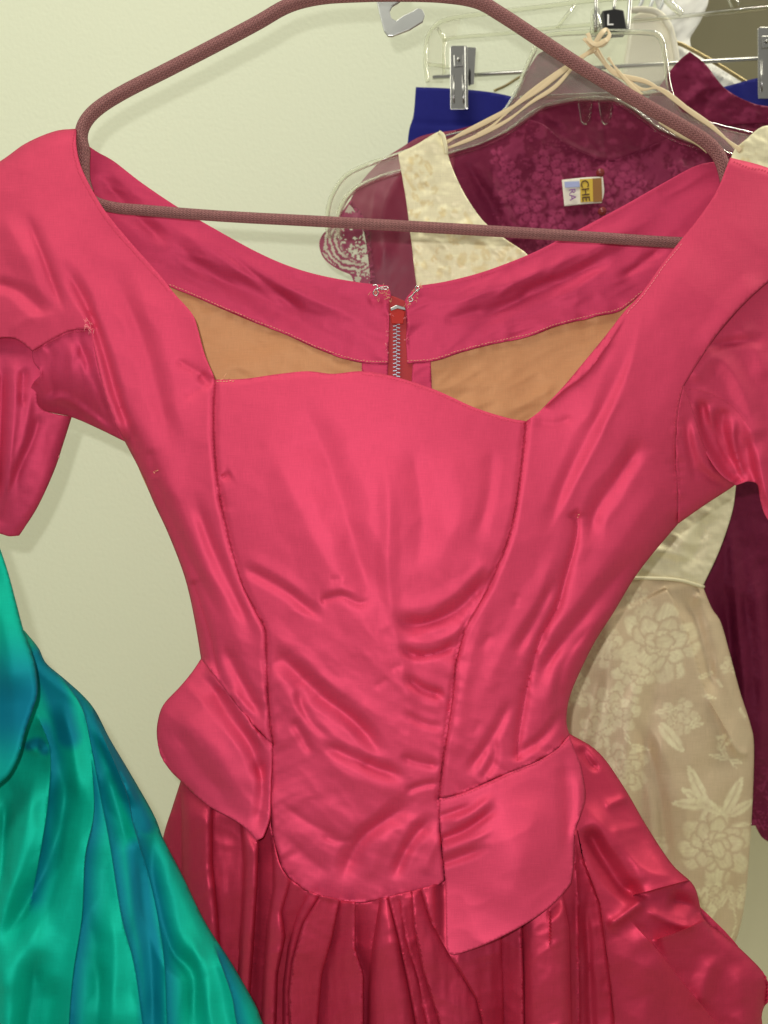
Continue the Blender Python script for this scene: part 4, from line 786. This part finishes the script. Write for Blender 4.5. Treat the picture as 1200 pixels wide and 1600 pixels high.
# ---- wine lace dress
wine = empty('lace_dress', tuple(W(960, 700, .68)), 'dark wine lace dress with stand collar and sheer sleeves behind the brocade dress', 'dress')
COLSEAM = [(800, 176), (826, 186), (852, 196), (884, 224), (915, 240), (946, 250), (975, 246), (1005, 234), (1050, 214), (1110, 196), (1200, 190), (1280, 196)]
def wpat(p):
    v = np.zeros(len(p))
    for a in [(858, 262, 22, 0, 7), (872, 300, 14, 1, 6), (965, 262, 22, .5, 7), (990, 290, 16, 1, 6), (1060, 265, 12, 0, 6), (830, 330, 20, .5, 7), (800, 300, 16, 0, 6), (1010, 330, 18, 0, 7), (795, 270, 14, 0, 6), (870, 350, 18, 0, 6), (940, 300, 17, 0, 8), (940, 345, 17, .4, 8), (1040, 310, 14, 0, 6), (905, 260, 12, 0, 6), (780, 245, 12, 0, 5), (860, 385, 16, 0, 7)]:
        v = np.maximum(v, flower(p, a[0], a[1], a[2] * 1.35, a[3], a[4], 2) * .9)
    n = fbm(p[:, 0], p[:, 1], 9, 9, 0, 41); v = np.maximum(v, sm(1 - np.abs(n) * 6) * .45 * ((p[:, 0] > 770) & (p[:, 1] < 420)))
    big = fbm(p[:, 0], p[:, 1], 26, 34, .4, 93); v = np.maximum(v, .4 * sm((big - .1) * 4) * sm(.5 + 1.5 * fbm(p[:, 0], p[:, 1], 12, 12, 0, 94)) * ((p[:, 0] > 770) & (p[:, 1] < 420)))
    lo = (p[:, 1] > 1150); v = np.where(lo, sm(1 - np.abs(n) * 5) * .6 * sm((p[:, 1] - 1150) / 120), v)
    return v
b_w = rbf([(640, 215, .672), (800, 176, .664), (946, 250, .672), (1110, 196, .664), (1280, 196, .672), (560, 470, .680), (700, 480, .672), (940, 400, .664), (1280, 700, .68), (1170, 800, .682), (1200, 1300, .670), (900, 1300, .675), (900, 800, .668)])
def wbody(p):
    Y = b_w(p[:, 0], p[:, 1])
    for s in [('r', [(742, 248), (775, 300), (812, 372)], 8, 2.4), ('r', [(720, 240), (755, 300), (790, 370)], 8, -2.4), ('r', [(850, 190), (890, 222), (946, 246), (1000, 232), (1050, 214)], 6, 2.0), ('c', [(945, 180), (946, 248)], 4, -2.5), ('r', [(860, 330), (850, 400)], 10, -2),
              ('r', [(1120, 900), (1140, 1000), (1150, 1200)], 14, -7), ('r', [(1165, 850), (1190, 1000), (1185, 1250)], 14, 6), ('r', [(1140, 800), (1160, 1050), (1175, 1150)], 10, 5), ('r', [(1200, 900), (1215, 1100)], 10, -6)]: Y = Y - stroke(p, s)
    return Y - .0010 * fbm(p[:, 0], p[:, 1], 20, 24, .3, 44) - .0011 * wpat(p)
panel('bodice', [COLSEAM, [(1280, 196), (1290, 700), (1300, 1000), (1290, 1325)], [(1290, 1325), (1230, 1322), (1195, 1312), (1180, 1290)], [(1180, 1290), (1000, 1290), (720, 1290)], [(720, 1290), (740, 900), (720, 600), (700, 420), (690, 300), (700, 206)], [(700, 206), (760, 190), (800, 176)]], wbody, WINE, wine, 2.7, attrs={'pattern_or_sheen': wpat})
b_co = rbf([(800, 176, .664), (946, 252, .6715), (1110, 196, .664), (1280, 196, .672), (850, 85, .650), (1078, 84, .652), (945, 170, .676), (1200, 165, .660)])
def coll(p):
    Y = b_co(p[:, 0], p[:, 1])
    for s in [('c', [(945, 165), (946, 248)], 5, -3), ('r', [(852, 196), (884, 224), (946, 248), (1005, 232), (1050, 214)], 5, 2), ('r', [(1060, 170), (1085, 150), (1110, 130)], 8, 2.2), ('c', [(1095, 172), (1112, 150), (1120, 135)], 4, -1.6)]: Y = Y - stroke(p, s)
    return Y - .0012 * fbm(p[:, 0], p[:, 1], 30, 18, .3, 45)
panel('stand_collar', [sh(COLSEAM, 0, 3), [(1280, 199), (1280, 170)], [(1280, 170), (1200, 166), (1168, 158), (1138, 142), (1122, 126), (1102, 100), (1078, 81)], [(1078, 81), (1062, 94), (1045, 113)], [(1045, 113), (1030, 135), (1008, 158)], [(1008, 158), (985, 138), (950, 114), (905, 95), (876, 86), (850, 80)], [(850, 80), (840, 86), (826, 108), (812, 142), (792, 172), (800, 179)]], coll, WINE, wine, 3.2, attrs={'pattern_or_sheen': lambda p: .4 * sm(fbm(p[:, 0], p[:, 1], 12, 12, 0, 46))})
# sheer left sleeve with scalloped lace cuff
def slvw(p): return .668 + .00006 * (700 - p[:, 0]) + .0012 * fbm(p[:, 0], p[:, 1], 30, 60, .3, 47) - stroke(p, ('r', [(640, 240), (600, 330), (600, 430)], 16, 4)) 
panel('sheer_sleeve', [[(712, 203), (660, 212), (625, 232), (592, 254), (560, 290), (545, 318)], [(545, 318), (562, 340), (572, 380), (578, 430), (582, 480)], [(582, 480), (700, 480)], [(700, 480), (712, 203)]], slvw, SHEER, wine, 4, .0003)
panel('sheer_lining', [[(712, 206), (640, 240), (592, 262)], [(592, 262), (582, 330), (580, 400), (575, 480)], [(575, 480), (716, 490)], [(716, 490), (712, 206)]], lambda p: slvw(p) + .004, SHEER, wine, 5, .0003)
def lacem(p):
    x, y = p[:, 0], p[:, 1]; r = np.hypot(x - 556, (y - 372)); v = np.where(r < 60, .25 + .75 * (np.sin((r + 3 * fbm(x, y, 14, 14, 0, 3)) * .75) > .1), .3)
    n = fbm(x, y, 7, 7, 0, 49); n2 = fbm(x, y, 13, 13, 0, 50); cl = ((np.abs(n) < .26) | (n2 > .15)).astype(float)
    inner = sm((46 - np.hypot(x - 572, y - 372)) / 10) ; v = v * (1 - inner) + cl * inner * .97 + .12 * inner
    v = np.where(y < 345, np.maximum(cl, .35), v); v = np.where(y > 425, np.maximum(cl, .2), v)
    d, _, _, _ = pl_dist(p, cat(LCE, 5)); return np.clip(np.where(d < 3.0, 1.0, v), 0, 1)
LCE = [(548, 312), (532, 335), (522, 352), (506, 364), (499, 378), (501, 394), (508, 406), (520, 416), (535, 424), (548, 430), (553, 445), (556, 470)]
panel('lace_cuff', [LCE, [(556, 470), (592, 478)], [(592, 478), (584, 420), (578, 370), (566, 335), (548, 312)]], lambda p: slvw(p) - .002 - .003 * np.exp(-((p[:, 0] - 520) / 16) ** 2), LACE, wine, 2.0, 0, attrs={'lace': lacem})
# buttons, label
for (bx, by) in ((938, 270), (941, 330)):
    bt = tube('button', W(np.array([bx] * 2), np.array([by] * 2), np.array([.6595, .6630])), .0036, plain('red_button', (.22, .03, .03), .25), wine, 16)
lb = panel('care_label', [[(878, 281), (916, 277), (942, 276)], [(942, 276), (944, 300), (940, 317)], [(940, 317), (910, 319), (882, 322)], [(882, 322), (878, 281)]], lambda p: .660 - .0008 * np.sin(p[:, 0] / 8), plain('label_white', (.75, .72, .62), .6), wine, 3, .0004)
def patch(name, x0, y0, x1, y1, col, par, Y=.6583):
    return plate(name, [(x0, y0), (x1, y0 - 1), (x1 + 1, y1), (x0 + 1, y1 + 1)], Y, .0003, plain(name, col, .5), par, 0)
patch('yellow_print', 906, 280, 926, 315, (.60, .42, .05), lb); patch('gold_print', 926, 279, 940, 315, (.26, .12, .03), lb, .6581); patch('blue_print', 882, 284, 905, 292, (.35, .40, .65), lb)
def text(name, body, px, py, Y, size, mat, par, rz=0, ext=.0002):
    cu = bpy.data.curves.new(name, 'FONT'); cu.body = body; cu.size = size; cu.extrude = ext; cu.align_x = 'CENTER'; cu.align_y = 'CENTER'
    to = bpy.data.objects.new(name, cu); dg = bpy.context.evaluated_depsgraph_get(); C.objects.link(to); bpy.context.view_layer.update()
    me = bpy.data.meshes.new_from_object(to.evaluated_get(bpy.context.evaluated_depsgraph_get())); bpy.data.objects.remove(to)
    M = Matrix.Translation(W(px, py, Y)) @ Matrix.Rotation(math.radians(90), 4, 'X') @ Matrix.Rotation(rz, 4, 'Z'); me.transform(M); me.name = name
    return link(name, me, mat, par)
text('lettering', 'CHE', 914, 298, .6575, .0095, plain('brown_ink', (.06, .02, .01), .5), lb, math.radians(-84))
text('lettering', 'RA', 894, 304, .6575, .008, plain('violet_ink', (.25, .08, .30), .5), lb, math.radians(-84))

# ---- blue skirt on clip hanger
blue = panel('blue_skirt', [[(650, 136), (702, 138), (760, 143), (805, 152), (860, 168), (940, 176), (1040, 160), (1130, 136), (1200, 119), (1300, 112)], [(1300, 112), (1310, 500), (1320, 1000)], [(1320, 1000), (640, 1000)], [(640, 1000), (630, 600), (634, 300), (638, 212), (646, 180), (650, 136)]],
    lambda p: .735 - .0015 * fbm(p[:, 0], p[:, 1], 60, 120, 0, 51) - stroke(p, ('r', [(640, 192), (760, 196), (860, 205)], 3, -1.2, {'t': (0, 0)})), BLUE, None, 5, .0012)
tag(blue, 'royal blue wool skirt clipped to a clear hanger, furthest back', 'skirt')
ch = empty('clip_hanger', tuple(W(930, 90, .74)), 'clear plastic trouser hanger with chrome rod and two metal clips', 'hanger')
yc = .742
tube('outer_rim', pxpath([(668, 128, yc), (665, 100, yc), (666, 66, yc), (676, 44, yc), (700, 30, yc), (760, 21, yc), (860, 9, yc), (930, 0, yc), (1020, -6, yc), (1120, -20, yc), (1200, -30, yc)]), .0022, CLEAR, ch, 10)
tube('inner_rim', pxpath([(694, 118, yc), (694, 70, yc), (702, 60, yc), (780, 53, yc), (880, 42, yc), (980, 34, yc), (1080, 24, yc), (1200, 12, yc), (1260, 8, yc)]), .0018, CLEAR, ch, 10)
plate('end_web', [(668, 128), (665, 66), (678, 44), (700, 32), (720, 30), (712, 56), (697, 62), (696, 100), (692, 128)], yc, .002, SHEET, ch, .0005)
for a in ((712, 106, 668, 100), (697, 66, 684, 44), (898, 8, 870, 44)): tube('rib', pxpath([(a[0], a[1], yc), (a[2], a[3], yc)], 2), .0018, CLEAR, ch, 8)
tube('rib', pxpath([(1040, -2, yc), (1052, 10, yc), (1066, 22, yc)], 3), .003, CLEAR, ch, 8)
tube('rib', pxpath([(1140, -20, yc), (1143, -4, yc), (1150, 10, yc)], 3), .004, CLEAR, ch, 8)
tube('rod', W(np.array([676., 1310]), np.array([121., 84]), np.array([.738, .738])), .0018, CHROME, ch, 12)
def clip(x0, y0, w, h, rot=0):
    rt = plate('clip', [(x0, y0 + 3), (x0 + 3, y0), (x0 + w * .66, y0), (x0 + w * .68, y0 + 3), (x0 + w * .70, y0 + h), (x0 + .02 * w, y0 + h)], .7245, .0012, CHROME, ch, .0005)
    plate('back_jaw', [(x0 + w * .62, y0 + 2), (x0 + w, y0 + 3), (x0 + w * .92, y0 + h * .6), (x0 + w * .66, y0 + h * .62)], .7335, .0012, CHROME, rt, .0005)
    plate('side_flange', [(x0 + w * .56, y0), (x0 + w * .66, y0 + 1), (x0 + w * .70, y0 + h), (x0 + w * .58, y0 + h * .98)], .7215, .0030, CHROME, rt, .0006)
    plate('embossing', [(x0 + w * .14, y0 + 14), (x0 + w * .5, y0 + 13), (x0 + w * .5, y0 + 32), (x0 + w * .16, y0 + 33)], .7235, .001, CHROME, rt, .0006)
    plate('spring', [(x0 + w * .74, y0 + 35), (x0 + w * .8, y0 + 40), (x0 + w * .8, y0 + 60), (x0 + w * .74, y0 + 64), (x0 + w * .70, y0 + 50)], .7330, .001, BLACK, rt, .0002)
    for dx in (.13, .50):
        tube('bead', pxpath([(x0 + w * dx, y0 + h * .47, .7242), (x0 + w * (dx + .02), y0 + h * .9, .7242)], 2), .0009, CHROME, rt, 8)
    tube('rivet', W(np.array([x0 + w * .32] * 2), np.array([y0 + 22.] * 2), np.array([.7222, .7240])), .0018, CHROME, rt, 12)
clip(703, 71, 41, 100); clip(1184, 42, 44, 112)

# ---- clear moulded hanger of the brocade dress
mh = empty('moulded_hanger', tuple(W(935, 120, .64)), 'clear plastic dress hanger with ribbon loops holding the brocade dress', 'hanger')
ym = .640
tube('arm_rim', pxpath([(514, 372, .655), (511, 340, .653), (519, 305, .650), (540, 275, .648), (575, 257, .646), (610, 246, .644), (650, 232, .642), (700, 214, ym), (750, 200, ym), (786, 176, ym), (804, 150, ym), (820, 112, ym), (832, 84, ym), (846, 60, ym), (870, 53, ym), (940, 50, ym), (1010, 51, ym), (1030, 57, ym), (1038, 80, ym), (1043, 120, ym), (1049, 148, ym), (1064, 172, ym), (1090, 188, ym), (1128, 199, ym), (1188, 214, ym), (1260, 240, ym)]), .0021, CLEAR, mh, 10)
tube('arm_rim', pxpath([(532, 372, .655), (528, 345, .653), (536, 318, .650), (556, 295, .648), (600, 276, .646), (650, 262, .643), (700, 243, ym), (750, 228, ym), (792, 207, ym), (826, 182, ym), (852, 167, ym), (900, 157, ym), (958, 157, ym), (990, 173, ym), (1028, 202, ym), (1065, 220, ym), (1100, 232, ym), (1150, 246, ym), (1260, 290, ym)]), .0024, CLEAR, mh, 10)
tube('cross_bar', pxpath([(812, 154, ym), (870, 151, ym), (950, 148, ym), (1046, 145, ym)]), .0020, CLEAR, mh, 10)
plate('web', [(846, 62), (880, 55), (1010, 53), (1030, 60), (1043, 120), (1049, 148), (1064, 174), (1128, 200), (1188, 215), (1180, 240), (1100, 230), (1028, 200), (990, 171), (958, 156), (900, 156), (852, 166), (792, 206), (700, 241), (700, 216), (750, 201), (786, 178), (806, 150)], .6405, .0016, SHEET, mh, 0)
plate('web', [(514, 372), (512, 340), (520, 306), (541, 276), (576, 258), (650, 234), (650, 260), (600, 275), (556, 294), (536, 318), (528, 345), (532, 372)], [.655, .653, .650, .648, .646, .642, .643, .646, .648, .650, .653, .655], .0016, SHEET, mh, 0)
for x0, dx in ((904, 0), (936, 6)):
    plate('drip_lug', [(x0, 156), (x0 + 23, 156), (x0 + 19, 186), (x0 + 14, 192), (x0 + 9, 192), (x0 + 5, 187)], ym - .002 + dx * .0004, .004, CLEAR, mh, .0008)
tube('neck', W(np.array([930., 931, 932]), np.array([16., 36, 56]), np.array([ym] * 3)), np.array([.0036, .0046, .0062]), CLEAR, mh, 12)
tube('hook', W(np.array([931., 931, 930, 929]), np.array([50., 10, -30, -80]), np.array([ym] * 4)), .0015, CHROME, mh, 10)
tube('coil', W(931 + 4.2 * np.cos(np.arange(60) * .6), 22 + np.arange(60) * .36, ym - .0022 * np.sin(np.arange(60) * .6)), .0006, CHROME, mh, 6)
def ribbon(pts, w=.0024, rng_tw=0.0):
    P = pxpath([(a, b, c) for a, b, c in pts], 8); return tube('ribbon', P, w * (.45 + .6 * np.abs(np.sin(np.arange(len(P)) * (.12 + .05 * rng.rand()) + rng.rand() * 3))), RIB, rb_root, 8, flat=0.12)
rb_root = empty('hanging_ribbons', tuple(W(935, 75, .632)), 'cream satin hanging ribbons knotted round the neck of the clear hanger', 'ribbon')
yr = .633
for pts in ([(938, 66, yr), (905, 92, yr), (870, 118, yr), (840, 142, yr), (800, 168, yr), (760, 190, yr), (720, 210, yr), (698, 222, yr)], [(935, 70, yr - .002), (900, 100, yr - .002), (868, 135, yr - .002), (830, 160, yr - .001), (790, 190, yr), (740, 215, yr), (698, 232, yr)],
            [(930, 78, yr), (895, 96, yr), (850, 128, yr), (812, 158, yr), (770, 196, yr), (745, 212, yr)], [(930, 80, yr - .001), (945, 100, yr), (968, 118, yr), (1010, 128, yr), (1045, 150, yr), (1080, 175, yr), (1110, 196, yr), (1140, 222, yr), (1158, 236, yr)],
            [(930, 72, yr), (952, 104, yr), (985, 130, yr), (1005, 140, yr), (1030, 138, yr), (1062, 160, yr), (1090, 184, yr)], [(1030, 190, yr), (1060, 210, yr), (1085, 222, yr), (1105, 238, yr)], [(950, 90, yr - .001), (965, 110, yr - .001), (990, 138, yr - .001), (1004, 148, yr)]): ribbon(pts, .0022 if len(pts) > 7 else .0017)
for pts in ([(918, 52, yr - .004), (926, 66, yr - .006), (940, 70, yr - .008), (952, 56, yr - .006), (948, 46, yr - .004), (940, 52, yr - .007), (925, 72, yr - .006), (912, 60, yr - .004)], [(916, 60, yr - .006), (932, 70, yr - .009), (948, 62, yr - .008)]): ribbon(pts, .0020)

# ---- odds and ends at the top right
cap = plate('size_cap', [(941, 16), (962, 13), (975, 15), (981, 47), (944, 50)], .70, .012, BLACK, None, .0012); tag(cap, 'black plastic size marker printed with a white letter L', 'size marker')
text('lettering', 'L', 953, 32, .6994, .0135, RUBBER, cap)
h3 = empty('chrome_hook_hanger', tuple(W(975, 20, .71)), 'chrome hanger hook rising behind the black size marker', 'hanger')
tube('hook', pxpath([(959, 14, .706), (962, -10, .706), (968, -40, .706)]), .0014, CHROME, h3, 8); tube('hook_shank', pxpath([(981, 50, .712), (983, 20, .712), (986, -20, .712)]), .0020, CHROME, h3, 8)
for k, (xa, xb) in enumerate(((1008, 994), (1022, 1012), (1040, 1028))):
    o = tube('wire_hook', pxpath([(xa, -16, .76 + k * .012), ((xa + xb) / 2 + 2, 2, .76 + k * .012), (xb, 20, .76 + k * .012)]), .0019, STEEL, None, 8)
    tag(o, 'short steel hook end, %s of three at the top right' % ('leftmost', 'middle one', 'rightmost')[k], 'hook', 'hooks at the top right')
wh = empty('white_hanger', tuple(W(1020, 60, .755)), 'off-white plastic hanger head behind the clear hanger', 'hanger')
plate('hanger_head', [(985, 40), (990, 24), (1004, 16), (1026, 20), (1042, 34), (1052, 60), (1060, 100), (1058, 124), (980, 128)], .757, .008, WHITEP, wh, .003, 4)
tube('hanger_rim', pxpath([(985, 16, .752), (1006, 15, .752), (1028, 20, .752), (1044, 38, .752), (1052, 60, .752), (1058, 94, .752), (1066, 130, .752)]), .0028, WHITEP, wh, 10)
wg = panel('white_blouse', [[(1012, -40), (1060, -50), (1112, -40)], [(1112, -40), (1106, 4), (1096, 30), (1084, 50), (1078, 62), (1082, 82)], [(1082, 82), (1110, 98), (1142, 116), (1170, 140), (1180, 300)], [(1180, 300), (980, 300)], [(980, 300), (1000, 120), (1045, 60), (1030, 20), (1012, -40)]],
    lambda p: .80 - .004 * fbm(p[:, 0], p[:, 1], 18, 60, .6, 61) - stroke(p, ('s', [(1045, 60), (1100, 100), (1170, 142)], 16, 4, {'t': (0, 0)})), WHITE, None, 4, .001)
tag(wg, 'white cotton blouse hanging furthest back behind the blue skirt', 'blouse')
o = tube('brass_wire_hanger', pxpath([(1040, 62, .79), (1056, 67, .79), (1070, 72, .79), (1110, 94, .79), (1146, 116, .79), (1200, 150, .79), (1260, 190, .79)]), .0018, BRASS, None, 10)
tag(o, 'thin brass coloured wire hanger arm over the white blouse', 'hanger')
o = tube('dark_wire', pxpath([(772, 142, .80), (790, 134, .80), (806, 124, .80), (840, 104, .80)]), .0014, BRASS, None, 8); tag(o, 'short dark wire hanger arm behind the clear clip hanger', 'hanger')
